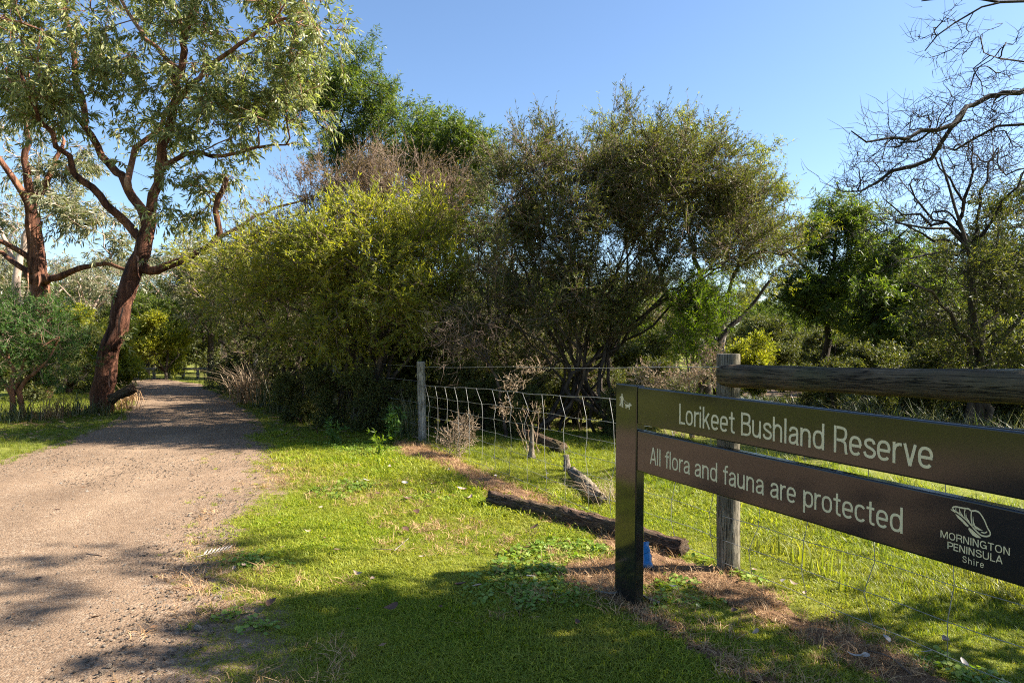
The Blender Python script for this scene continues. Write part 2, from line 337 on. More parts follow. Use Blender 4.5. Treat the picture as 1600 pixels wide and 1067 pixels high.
FL, FW = gp(660, 690), gp(1138, 890)          # fence posts on the ground
fdir = nrm(FW-FL)[:2]; fnor = np.array([fdir[1], -fdir[0]])   # towards the lawn side
TH = math.radians(25.9); S0 = np.array([0.5625, 3.75]); sdir = np.array([math.sin(TH), -math.cos(TH)])
def seg_dist(X, Y, a, b):
    d = np.array(b)-np.array(a); L2 = d@d
    t = np.clip(((X-a[0])*d[0]+(Y-a[1])*d[1])/L2, 0, 1)
    return np.hypot(X-a[0]-t*d[0], Y-a[1]-t*d[1])
_fa = FL[:2]+fnor*0.28; _fb = FW[:2]+fdir*4+fnor*0.28
_sa = S0+sdir*(-0.25); _sb = S0+sdir*3.2
def bare(X, Y):                         # > 0 where the soil is bare
    nz = fbm(X, Y, 21, 4, 3.0)*0.15
    d1 = 0.15-seg_dist(X, Y, _fa, _fb)+nz
    d2 = 0.05-seg_dist(X, Y, _sa, _sb)+nz*1.2
    d3 = 0.26-np.hypot((X-0.75)*0.8, Y-4.15)+nz*1.3
    return np.maximum(np.maximum(d1, d2), d3)
xs = np.arange(-1.6, 4.2, 0.05); ysb = np.arange(0.3, 9.8, 0.05)
XX, YY = np.meshgrid(xs, ysb); B = bare(XX, YY)
zz = 0.004+np.clip(B, 0, 0.2)*0.10*(1+fbm(XX, YY, 33, 3, 9))+0.003*np.abs(fbm(XX, YY, 35, 2, 14))
keep = B > -0.04; nx = len(xs); idx = np.arange(XX.size).reshape(XX.shape)
kq = keep[:-1, :-1] & keep[1:, :-1] & keep[:-1, 1:] & keep[1:, 1:]
Q = np.stack([idx[:-1, :-1][kq], idx[:-1, 1:][kq], idx[1:, 1:][kq], idx[1:, :-1][kq]], -1)
used = np.unique(Q); rm = np.full(XX.size, -1); rm[used] = np.arange(len(used))
me = mesh_np('bare_soil', np.stack([XX, YY, np.maximum(zz, 0.004)], -1).reshape(-1, 3)[used], quads=rm[Q], mat=M['earth'], smooth=True)
tag(link('bare_soil', me), 'bare brown soil strips along the fence and sign', kind='structure')
# far path beyond the fence
fp = np.array([[6.6, 17.0], [7.6, 20], [9.5, 24], [13, 29], [18, 33]]); wd = np.array([0.8, 1.0, 1.3, 1.6, 2.0])
V = []; 
for (x, y), ww in zip(fp, wd): V += [(x-ww, y, 0.006), (x+ww, y, 0.006)]
me = mesh_np('far_gravel_path', V, quads=[(2*k, 2*k+1, 2*k+3, 2*k+2) for k in range(len(fp)-1)], mat=M['gravel'])
a = me.attributes.new('edge', 'FLOAT', 'POINT'); a.data.foreach_set('value', np.full(len(V), 0.6, np.float32))
tag(link('far_gravel_path', me), 'sandy path seen beyond the fence rail', kind='structure')

# ------------------------------------------------------------------ scatter (grass, gravel) by geometry nodes
def blade_tuft(name, n, h, wd, spread, lean, mat, seed, segs=2):
    r = np.random.RandomState(seed)
    b = np.stack([r.normal(0, spread, n), r.normal(0, spread, n), np.zeros(n)-0.004], -1)
    an = r.rand(n)*6.283; hh = h*r.uniform(0.45, 1.15, n); ln = lean*r.uniform(0.2, 1.3, n)*hh
    dx = np.stack([np.cos(an), np.sin(an), np.zeros(n)], -1); sx = np.stack([-np.sin(an), np.cos(an), np.zeros(n)], -1)
    up = np.array([0, 0, 1.0])
    ww = (wd*r.uniform(0.7, 1.3, n))[:, None]
    m1 = b+dx*ln[:, None]*0.3+up*hh[:, None]*0.55
    tip = b+dx*ln[:, None]+up*(hh*(1-0.25*np.minimum(ln/hh, 1.6)))[:, None]
    V = np.stack([b-sx*ww/2, b+sx*ww/2, m1+sx*ww*0.42, m1-sx*ww*0.42, tip], 1)
    k = np.arange(n)[:, None]*5
    me = mesh_np(name, V, tris=k+np.array([3, 2, 4]), quads=k+np.array([0, 1, 2, 3]), mat=mat)
    return bpy.data.objects.new(name, me)
def scatter(name, pts, sc, protos, label, seed=0, tilt=0.15):
    r = np.random.RandomState(seed); n = len(pts)
    me = bpy.data.meshes.new(name); me.vertices.add(n); me.vertices.foreach_set('co', np.asarray(pts, np.float32).ravel())
    rot = np.stack([r.normal(0, tilt, n), r.normal(0, tilt, n), r.rand(n)*6.283], -1)
    a = me.attributes.new('rot', 'FLOAT_VECTOR', 'POINT'); a.data.foreach_set('vector', rot.astype(np.float32).ravel())
    sc = np.asarray(sc); sc = np.repeat(sc[:, None], 3, 1) if sc.ndim == 1 else sc
    a = me.attributes.new('siz', 'FLOAT_VECTOR', 'POINT'); a.data.foreach_set('vector', sc.astype(np.float32).ravel())
    a = me.attributes.new('var', 'INT', 'POINT'); a.data.foreach_set('value', r.randint(0, len(protos), n).astype(np.int32))
    o = link(name, me)
    ng = bpy.data.node_groups.new(name, 'GeometryNodeTree')
    ng.interface.new_socket('Geometry', in_out='INPUT', socket_type='NodeSocketGeometry')
    ng.interface.new_socket('Geometry', in_out='OUTPUT', socket_type='NodeSocketGeometry')
    gi = ng.nodes.new('NodeGroupInput'); go = ng.nodes.new('NodeGroupOutput')
    ip = ng.nodes.new('GeometryNodeInstanceOnPoints'); ip.inputs['Pick Instance'].default_value = True
    gti = ng.nodes.new('GeometryNodeGeometryToInstance')
    for p in reversed(protos):
        oi = ng.nodes.new('GeometryNodeObjectInfo'); oi.inputs['Object'].default_value = p
        ng.links.new(oi.outputs['Geometry'], gti.inputs[0])
    def na(nm, t):
        q = ng.nodes.new('GeometryNodeInputNamedAttribute'); q.data_type = t; q.inputs['Name'].default_value = nm; return q.outputs[0]
    er = ng.nodes.new('FunctionNodeEulerToRotation'); ng.links.new(na('rot', 'FLOAT_VECTOR'), er.inputs[0])
    ng.links.new(gi.outputs[0], ip.inputs['Points']); ng.links.new(gti.outputs[0], ip.inputs['Instance'])
    ng.links.new(na('var', 'INT'), ip.inputs['Instance Index']); ng.links.new(er.outputs[0], ip.inputs['Rotation'])
    ng.links.new(na('siz', 'FLOAT_VECTOR'), ip.inputs['Scale']); ng.links.new(ip.outputs[0], go.inputs[0])
    md = o.modifiers.new('scatter', 'NODES'); md.node_group = ng
    return tag(o, label, kind='stuff')
R0 = np.random.RandomState(5)
def rand_xy(n, x0, x1, y0, y1):
    return R0.uniform(x0, x1, n), R0.uniform(y0, y1, n)
def fence_side(X, Y):                   # > 0 on the lawn side of the fence
    return (X-FL[0])*fnor[0]+(Y-FL[1])*fnor[1]
def xyz(X, Y): return np.stack([X, Y, np.zeros_like(X)], -1)
short = [blade_tuft('grass_tuft', 30, 0.032, 0.0048, 0.030, 1.5, M['grass'], 100+k) for k in range(6)]
# lawn: density falls with distance
def lawn_pts(n, y0, y1, x0, x1):
    X, Y = rand_xy(n, x0, x1, y0, y1)
    e = path_edge(X, Y); s = fence_side(X, Y)
    p = np.clip((0.10-e-0.25*fbm(X, Y, 11, 4, 2.5))*2.6, 0, 1)*np.clip(0.12-bare(X, Y)*7, 0.02, 1)/1.0
    p = np.where(bare(X, Y) < -0.05, np.clip((0.10-e-0.25*fbm(X, Y, 11, 4, 2.5))*2.6, 0, 1), p)
    p = p*np.clip(0.9+0.5*fbm(X, Y, 41, 3, 3.5), 0.45, 1)
    k = (R0.rand(n) < p) & (s > -2.6) & (np.abs(X) < 0.85*Y+0.6)
    return X[k], Y[k]
PX, PY = [], []
for n, y0, y1, x0, x1 in ((27000, 1.5, 3.5, -2.2, 3.4), (36000, 3.5, 6.0, -3.2, 3.8), (26000, 6.0, 10.6, -4.6, 3.0)):
    a, b = lawn_pts(n, y0, y1, x0, x1); PX.append(a); PY.append(b)
PX, PY = np.concatenate(PX), np.concatenate(PY)
sc = (0.75+0.45*np.clip(fbm(PX, PY, 51, 3, 2.0), -0.6, 1))*R0.uniform(0.7, 1.3, len(PX))*np.clip(0.55+PY*0.0+np.clip(-path_edge(PX, PY), 0, 0.5), 0.5, 1.0)*np.clip(PY/4.0, 0.85, 1.6)
scatter('lawn_grass', xyz(PX, PY), sc, short, 'short bright green lawn grass between path and fence', 1)
# taller grass behind the fence
tall = [blade_tuft('tall_tuft', 30, 0.15, 0.006, 0.045, 0.9, M['long_grass'], 200+k) for k in range(6)]
X, Y = rand_xy(34000, -1.2, 7.0, 1.0, 10.5)
s = -fence_side(X, Y); k = (s > 0.10) & (s < 3.4) & (X < 0.8*Y+0.8) & (R0.rand(len(X)) < np.clip(1.3-s*0.3, 0.1, 1))
X, Y, s = X[k], Y[k], s[k]
sc = R0.uniform(0.35, 1.0, len(X))*np.clip(0.28+s*0.28+0.35*fbm(X, Y, 61, 3, 1.8), 0.22, 1.05)
scatter('long_grass', xyz(X, Y), sc, tall, 'longer sunlit green grass behind the wire fence', 2)
# left verge and the verge under the shrubs
X, Y = rand_xy(46000, -16, -1.0, -4.0, 24)
e = path_edge(X, Y); l, r = path_edges(Y)
k = (e < -0.05+0.25*fbm(X, Y, 12, 4, 1.5)) & (e > np.where(Y < 7, -6, -2.6)) & (R0.rand(len(X)) < np.clip(0.9+e*np.where(Y < 7, 0.08, 0.25), 0.1, 1)) & ((X < l) | (Y > 9.4) & (X > r)) 
X, Y, e = X[k], Y[k], e[k]
scatter('verge_grass', xyz(X, Y), R0.uniform(0.35, 0.8, len(X))*np.clip(0.6-e*0.22, 0.5, 1.1), tall, 'rough green grass along both edges of the path', 3)
# far meadow grass right
X, Y = rand_xy(9000, 4, 26, 8, 30); k = (X < 0.85*Y+1) & (seg_dist(X, Y, fp[0], fp[2]) > 1.0) & (seg_dist(X, Y, fp[2], fp[4]) > 1.5)
X, Y = X[k], Y[k]; scatter('meadow_grass', xyz(X, Y), R0.uniform(0.6, 1.7, len(X)), [blade_tuft('meadow_tuft', 26, 0.16, 0.008, 0.05, 0.9, M['tussock'], 250+q) for q in range(4)], 'rough grass beyond the fence around the far path', 4)
# straw on the bare soil and thin in the lawn
straw = [blade_tuft('straw_tuft', 22, 0.05, 0.0035, 0.03, 1.9, M['straw'], 300+k) for k in range(5)]
X, Y = rand_xy(60000, -1.6, 4.0, 1.0, 9.6); bb = bare(X, Y)
k = (bb > -0.10) & (R0.rand(len(X)) < np.clip(0.22+bb*2.5, 0, 0.6)); Xa, Ya = X[k], Y[k]
X, Y = rand_xy(5200, -2.8, 2.4, 1.6, 8.5); k = (fence_side(X, Y) > 0) & (path_edge(X, Y) < 0.25) & (fbm(X, Y, 71, 3, 2.2) > 0.05)
Xa, Ya = np.concatenate([Xa, X[k]]), np.concatenate([Ya, Y[k]])
scatter('dry_grass', xyz(Xa, Ya), R0.uniform(0.5, 1.1, len(Xa)), straw, 'dry straw coloured grass and needles on the bare soil', 5, 0.35)
# loose gravel
def stone_proto(seed):
    bm = bmesh.new(); bmesh.ops.create_icosphere(bm, subdivisions=1, radius=1); r = random.Random(seed)
    for v in bm.verts: v.co = v.co*r.uniform(0.65, 1.15)*1.0; v.co.z *= 0.62
    me = bpy.data.meshes.new('pebble'); bm.to_mesh(me); bm.free(); me.materials.append(M['stone']); return bpy.data.objects.new('pebble', me)
peb = [stone_proto(k) for k in range(6)]
X, Y = rand_xy(60000, -7, 0.4, 1.6, 9.5); e = path_edge(X, Y)
k = (e > -0.12+0.2*fbm(X, Y, 12, 4, 2.5)) & (np.abs(X) < 0.85*Y+0.5) & (R0.rand(len(X)) < np.clip(1.15-Y*0.09, 0.25, 1)*np.clip(0.55+0.6*fbm(X, Y, 81, 3, 1.6)+0.5*np.exp(-np.maximum(e, 0)*2.5), 0.12, 1))
X, Y = X[k], Y[k]; s = 0.004+0.006*R0.rand(len(X))**2+0.013*(R0.rand(len(X)) > 0.985)*R0.rand(len(X))
P = xyz(X, Y); P[:, 2] = 0.016+s*0.15
scatter('loose_gravel', P, s, peb, 'small loose stones lying on the gravel path', 6, 0.5)

# ------------------------------------------------------------------ plants
class Plant:
    def __init__(self, seed): self.r = np.random.RandomState(seed); self.P = np.zeros((0, 3)); self.par = np.zeros(0, int); self.mr = np.zeros(0); self.lim = np.zeros(0, bool); self.tips = []
    def _add(self, pts, parent, mr, lim):
        k = len(self.P); n = len(pts)
        self.P = np.vstack([self.P, pts]); par = np.arange(k-1, k+n-1); par[0] = parent
        self.par = np.concatenate([self.par, par]); self.mr = np.concatenate([self.mr, mr]); self.lim = np.concatenate([self.lim, np.full(n, lim)])
        return k+n-1
    def limb(self, pts, r0, r1, seg=0.22, wob=0.02):
        p = smooth_path(pts, seg); n = len(p)
        p[1:-1] += self.r.normal(0, wob, (n-2, 3)) if n > 2 else 0
        mr = np.linspace(r0, r1, n)
        parent = -1
        if len(self.P):
            d = np.linalg.norm(self.P-p[0], axis=1); parent = int(d.argmin())
            if d[parent] < 0.6*seg+r0*2: p = p[1:] if n > 2 else p; mr = mr[-len(p):]
        e = self._add(p, parent, mr, True); self.tips.append(e); return e
    def dirs(self):
        pp = np.where(self.par >= 0, self.par, 0); d = self.P-self.P[pp]; return nrm(d+np.array([0, 0, 1e-4]))
    def attract(self, T, seg=0.25, minz=None, jit=0.05, sag=0.0, back=0.9, maxlen=None):
        T = np.asarray(T); lim = np.where(self.lim)[0]
        d0 = np.array([np.min(np.linalg.norm(self.P[lim]-t, axis=1)) for t in T]); T = T[np.argsort(d0)]
        D = self.dirs(); self.ends = []
        for t in T:
            v = t-self.P; L = np.linalg.norm(v, axis=1)+1e-6; c = np.einsum('ij,ij->i', v, D)/L
            cost = L*(1+back*0.5*(1-c))
            if minz is not None: cost = cost+np.where(self.P[:, 2] < minz, 50, 0)
            i = int(cost.argmin()); dist = L[i]
            n = max(2, int(dist/seg)+1); p = self.P[i]; q = p+D[i]*dist*0.35+np.array([0, 0, -sag*dist])
            s = (np.arange(1, n+1)/n)[:, None]
            pts = (1-s)**2*p+2*s*(1-s)*q+s*s*t
            pts[:-1] += self.r.normal(0, jit*min(1, dist), (n-1, 3))
            e = self._add(pts, i, np.zeros(n), False)
            dd = np.vstack([pts[:1]-p, np.diff(pts, axis=0)]); D = np.vstack([D, nrm(dd)]); self.ends.append(e)
        return self
    def radii(self, tip=0.004, ex=2.3):
        n = len(self.P); a = np.zeros(n); ch = np.zeros(n, int)
        np.add.at(ch, self.par[self.par >= 0], 1)
        a[ch == 0] = tip**ex
        for i in range(n-1, -1, -1):
            if self.par[i] >= 0: a[self.par[i]] += a[i]
        R = a**(1/ex); R = np.where(self.lim, np.maximum(self.mr, 0.3*np.minimum(R, self.mr*1.5)), R)
        for i in range(n):
            p = self.par[i]
            if p >= 0: R[i] = min(R[i], R[p])
        self.R = np.maximum(R, tip*0.8); self.ch = ch; return self.R
    def chains(self):
        n = len(self.P); kids = [[] for _ in range(n)]
        for i in range(n):
            if self.par[i] >= 0: kids[self.par[i]].append(i)
        st = [(i, -1) for i in range(n) if self.par[i] < 0]
        while st:
            i, p = st.pop(); c = [p] if p >= 0 else []; c.append(i)
            while kids[i]:
                ks = sorted(kids[i], key=lambda k: -self.R[k]); i0 = i; i = ks[0]; c.append(i)
                for k in ks[1:]: st.append((k, i0))
            yield c
    def wood(self, acc_big, acc_small, split=0.03, rough=0.06, big_sides=10):
        for c in self.chains():
            if len(c) < 2: continue
            R = self.R[c].copy()
            if self.par[c[0]] >= 0 or len(c) > 1: 
                if self.R[c[0]] > R[1]*1.05 and self.par[c[1]] == c[0] and self.lim[c[1]] == False: R[0] = R[1]
            m = R.max(); s = big_sides if m > 0.07 else 7 if m > 0.03 else 5 if m > 0.012 else 3
            V, Q, T = tube(self.P[c], R, s, m > 0.02, rough if m > 0.03 else 0, self.r, 0.10 if m > 0.07 else 0)
            (acc_big if m > split else acc_small).add(V, Q, T)

def sprays(r, P, D, K, L, Mv, ll, lw, spread, up, ang, droop, kind='short', twist=1.0, tr=0.0032):
    """leaf and twig arrays for leafy twigs growing from points P in directions D"""
    n = len(P)*K; P = np.repeat(P, K, 0); D = np.repeat(D, K, 0)
    ax = nrm(D+r.normal(0, spread, (n, 3))+np.array([0, 0, up]))
    Lt = r.uniform(L[0], L[1], n); P = P+r.normal(0, 0.03, (n, 3))
    bend = r.normal(0, 0.25, (n, 3)); bend[:, 2] += 0.25*np.sign(up)
    tip = P+ax*Lt[:, None]+bend*Lt[:, None]*0.5
    mid = P+ax*Lt[:, None]*0.5
    # twigs: two-segment three-sided
    s1 = nrm(np.cross(ax, r.normal(0, 1, (n, 3)))); s2 = np.cross(ax, s1)
    ring = [s1, -0.5*s1+0.87*s2, -0.5*s1-0.87*s2]
    TV = np.stack([P+q*tr for q in ring]+[mid+q*tr*0.7 for q in ring]+[tip+q*tr*0.3 for q in ring], 1)
    k = np.arange(n)[:, None, None]*9
    TQ = (k+np.array([[[0, 1, 4, 3], [1, 2, 5, 4], [2, 0, 3, 5], [3, 4, 7, 6], [4, 5, 8, 7], [5, 3, 6, 8]]])).reshape(-1, 4)
    # leaves
    t = r.uniform(0.12, 1.0, (n, Mv)); N_ = n*Mv
    t3 = t[:, :, None]
    B = ((1-t3)**2*P[:, None]+2*t3*(1-t3)*mid[:, None]+t3**2*tip[:, None]).reshape(-1, 3)
    A = np.repeat(ax[:, None], Mv, 1).reshape(-1, 3)
    rad = nrm(np.cross(A, r.normal(0, 1, (N_, 3))))
    an = ang*r.uniform(0.5, 1.4, N_)[:, None]
    a = nrm(A*np.cos(an)+rad*np.sin(an)+np.array([0, 0, -droop])*r.uniform(0.5, 1.3, N_)[:, None])
    s = nrm(np.cross(a, r.normal(0, 1, (N_, 3))*np.array([1, 1, twist])))
    l = r.uniform(ll[0], ll[1], N_)[:, None]; w_ = r.uniform(lw[0], lw[1], N_)[:, None]
    nn = np.cross(a, s)
    if kind == 'long':
        c = nn*l*r.uniform(-0.12, 0.12, N_)[:, None]+s*l*r.uniform(-0.15, 0.15, N_)[:, None]
        m1 = B+a*l*0.33+c*0.7; m2 = B+a*l*0.68+c; tp = B+a*l
        LV = np.stack([B, m1+s*w_/2, m1-s*w_/2, m2+s*w_*0.38, m2-s*w_*0.38, tp], 1)
        k = np.arange(N_)[:, None]*6
        return TV.reshape(-1, 3), TQ, LV.reshape(-1, 3), np.vstack([k+np.array([0, 1, 2]), k+np.array([3, 5, 4])]), k+np.array([1, 3, 4, 2])
    m1 = B+a*l*0.5; tp = B+a*l+nn*l*0.08
    LV = np.stack([B, m1+s*w_/2, tp, m1-s*w_/2], 1); k = np.arange(N_)[:, None]*4
    return TV.reshape(-1, 3), TQ, LV.reshape(-1, 3), None, k+np.array([0, 1, 2, 3])
LEAF = {
 'gum':     dict(K=6, L=(0.12, 0.45), Mv=9, ll=(0.09, 0.16), lw=(0.020, 0.034), spread=0.9, up=-0.2, ang=0.8, droop=0.75, kind='long'),
 'gum_far': dict(K=3, L=(0.3, 0.6), Mv=7, ll=(0.16, 0.26), lw=(0.03, 0.045), spread=0.8, up=-0.35, ang=0.6, droop=0.8),
 'acacia':  dict(K=6, L=(0.16, 0.55), Mv=18, ll=(0.055, 0.10), lw=(0.013, 0.020), spread=0.7, up=0.30, ang=0.65, droop=0.0),
 'tea':     dict(K=5, L=(0.18, 0.40), Mv=13, ll=(0.04, 0.075), lw=(0.009, 0.014), spread=0.55, up=0.30, ang=0.7, droop=0.0),
 'wattle':  dict(K=5, L=(0.18, 0.36), Mv=18, ll=(0.07, 0.13), lw=(0.012, 0.020), spread=0.9, up=0.05, ang=1.0, droop=0.15),
 'feather': dict(K=5, L=(0.15, 0.32), Mv=20, ll=(0.05, 0.09), lw=(0.007, 0.012), spread=0.8, up=0.25, ang=0.8, droop=0.0),
 'coarse':  dict(K=4, L=(0.25, 0.55), Mv=12, ll=(0.12, 0.22), lw=(0.035, 0.06), spread=0.9, up=0.10, ang=0.9, droop=0.1),
 'bare':    dict(K=4, L=(0.15, 0.4), Mv=1, ll=(0.02, 0.03), lw=(0.003, 0.004), spread=0.7, up=0.1, ang=0.5, droop=0.0),
}
def lobes_pts(r, lobes, per=7, cr=0.15):
    out = []
    for (x, y, d, rx, ry, rd, n) in lobes:       # pixel centre, distance, pixel radii, depth radius, count
        m = max(2, n//per)                       # foliage grows in clumps
        c = px(x, y, d); q = nrm(r.normal(0, 1, (m, 3)))*(r.rand(m)**0.40)[:, None]
        cl = c+q*np.array([rx/F*d, rd, ry/F*d])
        out.append(cl[r.randint(0, m, n)]+r.normal(0, 1, (n, 3))*np.array([1, 1, 0.8])*cr*d/10.0)
    T = np.vstack(out); return T[T[:, 2] > 0.15]
def finish(name, label, cat, group, pl, base, leaf, lm, bark, bark2=None, extra=None, tip=0.004, split=0.03, twigs=True, leaf_over=None, all_tips=True, inner=0.35, parts=('trunk', 'branches', 'crown')):
    pl.radii(tip)
    A, Bc, C = Acc(), Acc(), Acc()
    pl.wood(A, Bc, split)
    root = empty(name, tuple(base), label, cat, group)
    D = pl.dirs(); idx = [i for i in range(len(pl.P)) if pl.ch[i] == 0]
    thin = np.where((pl.R < tip*2.6) & (pl.ch > 0) & ~pl.lim)[0]
    thin = thin[pl.r.rand(len(thin)) < inner]
    idx = np.concatenate([np.array(idx, int), thin])
    if leaf:
        spec = dict(LEAF[leaf]); spec.update(leaf_over or {})
        TV, TQ, LV, LT, LQ = sprays(pl.r, pl.P[idx], D[idx], **spec)
        if twigs: Bc.add(TV, TQ)
        if leaf != 'bare' or lm is M['dry_weed']: C.add(LV, LQ, LT)
    off = np.asarray(base)
    if A.n: link(parts[0], A.mesh(parts[0], bark, True, off), root)
    if Bc.n: link(parts[1], Bc.mesh(parts[1], bark2 or bark, False, off), root)
    if C.n: link(parts[2], C.mesh(parts[2], lm, False, off), root)
    return root
def P_(pts, d, dd=0.0):
    n = len(pts); return [px(x, y, d+dd*k/(n-1)) for k, (x, y) in enumerate(pts)]

# --- main gum
pl = Plant(1); d = 13.4
base = gp(157, 645)
pl.limb([px(157, 652, d)*[1, 1, 0]+[0, 0, -0.1]]+P_([(160, 610), (170, 560), (187, 495), (207, 440), (222, 395), (227, 372)], d), 0.215, 0.15, 0.2, 0.03)
pl.limb([px(226, 376, d)]+P_([(199, 354), (169, 320), (115, 270), (94, 229), (67, 189), (51, 162), (30, 110)], d, -1.2), 0.095, 0.03, 0.2, 0.035)
pl.limb([px(226, 372, d)]+P_([(229, 351), (202, 297), (189, 277), (159, 240), (135, 199), (111, 182), (75, 160), (40, 130)], d, 0.6), 0.095, 0.03, 0.2, 0.035)
pl.limb([px(199, 290, d)]+P_([(199, 283), (206, 250), (223, 219), (250, 202), (262, 170)], d, 0.8), 0.07, 0.035)
pl.limb([px(228, 370, d)]+P_([(236, 351), (236, 304), (250, 267), (256, 229), (267, 182), (280, 111), (287, 84), (304, 20), (310, -70), (300, -160)], d, -0.5), 0.105, 0.03, 0.2, 0.035)
pl.limb(P_([(249, 268), (270, 253), (294, 243), (354, 243), (405, 229), (466, 223)], d-0.1, -0.6), 0.055, 0.012, 0.2, 0.03)
pl.limb(P_([(214, 427), (230, 425), (284, 406), (333, 382), (343, 361), (337, 330), (344, 297), (354, 280)], d, -0.5), 0.085, 0.045, 0.2, 0.03)
pl.limb(P_([(333, 382), (380, 352), (430, 325), (480, 310)], d-0.3, -0.4), 0.045, 0.015)
pl.limb(P_([(135, 199), (128, 160), (118, 100), (105, 30), (95, -60)], d+0.3, 0.6), 0.065, 0.03)
pl.limb(P_([(272, 165), (310, 120), (360, 80), (420, 40), (470, 20)], d-0.2, -0.7), 0.055, 0.02)
pl.limb(P_([(280, 111), (230, 60), (190, 0), (170, -80)], d-0.2, 0.4), 0.05, 0.02)
for (x_, y_, dx, dz) in ((196, 470, -0.22, 0.12), (214, 415, 0.24, 0.10), (176, 545, 0.20, 0.16), (120, 275, -0.15, 0.18), (250, 262, 0.16, 0.14)):
    q0 = px(x_, y_, d-0.05); pl.limb([q0, q0+[dx*0.6, -0.06, dz*0.5], q0+[dx, -0.10, dz]], 0.035, 0.022, 0.08, 0.006)
T = lobes_pts(pl.r, [q[:6]+(int(q[6]*1.4),) for q in [(110, 70, d-0.6, 130, 95, 1.6, 120), (280, 70, d-0.3, 90, 90, 1.5, 80), (450, 60, d-0.6, 85, 70, 0.9, 70), (455, 150, d-0.5, 55, 60, 0.7, 40), (350, 160, d-0.4, 80, 70, 1.1, 65),
    (200, 180, d+0.3, 90, 70, 1.2, 45), (60, 150, d-0.9, 70, 50, 1.0, 40), (310, 270, d-0.4, 55, 45, 0.8, 26), (190, -90, d, 230, 110, 2.0, 110), (400, -50, d-0.5, 120, 70, 1.2, 55), (-40, 40, d-0.8, 90, 120, 1.4, 60), (300, 330, d-0.2, 40, 30, 0.6, 10), (400, 210, d-0.6, 70, 40, 0.7, 22)]], 4, 0.20)
pl.attract(T, 0.3, minz=px(0, 330, d)[2], jit=0.06, sag=-0.05)
finish('gum_tree', 'tall leaning gum tree with stringy red-brown bark beside the gravel path', 'tree', None, pl, base, 'gum', M['gum_leaf'], M['gum_bark'], M['gum_limb'], tip=0.005, split=0.085, parts=('trunk', 'branches', 'crown'))
def bark_strips(root, spots, d, seed):
    r = np.random.RandomState(seed)
    for (x, y, L) in spots:
        p0 = px(x, y, d-0.28); n = 7; t = np.linspace(0, 1, n); sw = r.normal(0, 0.08, 2)
        c = np.stack([sw[0]*t**2+0.02*np.sin(t*6+x), sw[1]*t**2, -L*t], -1); tw = r.uniform(0.5, 2.0)*t+r.rand()*3; wd = r.uniform(0.02, 0.045)*(1-0.6*t)
        sd_ = np.stack([np.cos(tw), np.sin(tw), 0*t], -1)*wd[:, None]
        V = np.vstack([c+sd_, c-sd_]); Q = [(k, k+1, n+k+1, n+k) for k in range(n-1)]
        o = link('bark_strip', mesh_np('bark_strip', V, quads=Q, mat=M['gum_limb']), root); o.location = tuple(p0-np.array(root.location))
gum1 = bpy.data.objects['gum_tree']
bark_strips(gum1, [(214, 400, 0.5), (232, 380, 0.45), (205, 440, 0.6), (190, 480, 0.5), (170, 575, 0.4)], 13.4, 1)
# --- second gum, further left
pl = Plant(2); d = 17.0; base = px(62, 0, d)*[1, 1, 0]
pl.limb([base-[0, 0, 0.1]]+P_([(63, 560), (62, 470), (58, 400), (52, 350), (48, 318)], d), 0.30, 0.16)
pl.limb(P_([(50, 330), (35, 300), (10, 262), (-15, 235)], d, -0.6), 0.10, 0.05)
pl.limb(P_([(50, 325), (68, 295), (84, 262), (100, 220)], d, 0.5), 0.10, 0.04)
pl.limb(P_([(48, 318), (40, 250), (45, 180)], d), 0.11, 0.05)
pl.limb(P_([(64, 440), (80, 434), (104, 427), (153, 413), (185, 416), (215, 424)], d, -0.8), 0.09, 0.03)
pl.limb(P_([(55, 420), (25, 390), (-10, 372)], d, -0.4), 0.08, 0.05)
pl.limb(P_([(55, 440), (20, 408), (-12, 392)], d, 0.4), 0.08, 0.05)
T = lobes_pts(pl.r, [(140, 345, d, 60, 45, 1.5, 45), (20, 220, d, 90, 60, 2, 50), (60, 150, d, 110, 70, 2, 40), (170, 375, d-0.4, 50, 22, 1.0, 18), (-30, 330, d, 60, 60, 1.6, 30), (120, 280, d+0.5, 50, 40, 1.2, 20)])
pl.attract(T, 0.35, minz=px(0, 450, d)[2], jit=0.07)
finish('gum_tree', 'gum tree with peeling red trunk and pale pinkish limbs behind the feathery shrub', 'tree', None, pl, base, 'gum', M['gum_leaf_far'], M['gum_bark'], M['pale_bark'], tip=0.006, split=0.13, leaf_over=dict(ll=(0.14, 0.22), lw=(0.022, 0.034)))
bark_strips([o_ for o_ in bpy.data.objects if o_.name.startswith('gum_tree')][-1], [(48, 350, 0.9), (66, 345, 0.8), (56, 375, 1.0), (70, 395, 0.7), (46, 400, 0.8), (62, 425, 0.6)], 17.0, 2)
# --- pale trunked gum
pl = Plant(3); d = 21.0; base = px(30, 0, d)*[1, 1, 0]
pl.limb([base-[0, 0, 0.1]]+P_([(29, 500), (27, 440), (36, 390), (50, 330), (60, 260)], d), 0.17, 0.07)
pl.limb(P_([(30, 420), (5, 370), (-20, 330)], d, 0.5), 0.08, 0.04)
T = lobes_pts(pl.r, [(60, 260, d, 90, 60, 2, 55), (-10, 320, d, 70, 50, 2, 30), (110, 300, d, 60, 40, 1.5, 25)])
pl.attract(T, 0.4, minz=3.0)
finish('gum_tree', 'slim gum tree with a smooth pale pink trunk behind the red trunked gum', 'tree', None, pl, base, 'gum_far', M['gum_leaf_far'], M['pale_bark'], M['pale_bark'], tip=0.007, split=0.05)

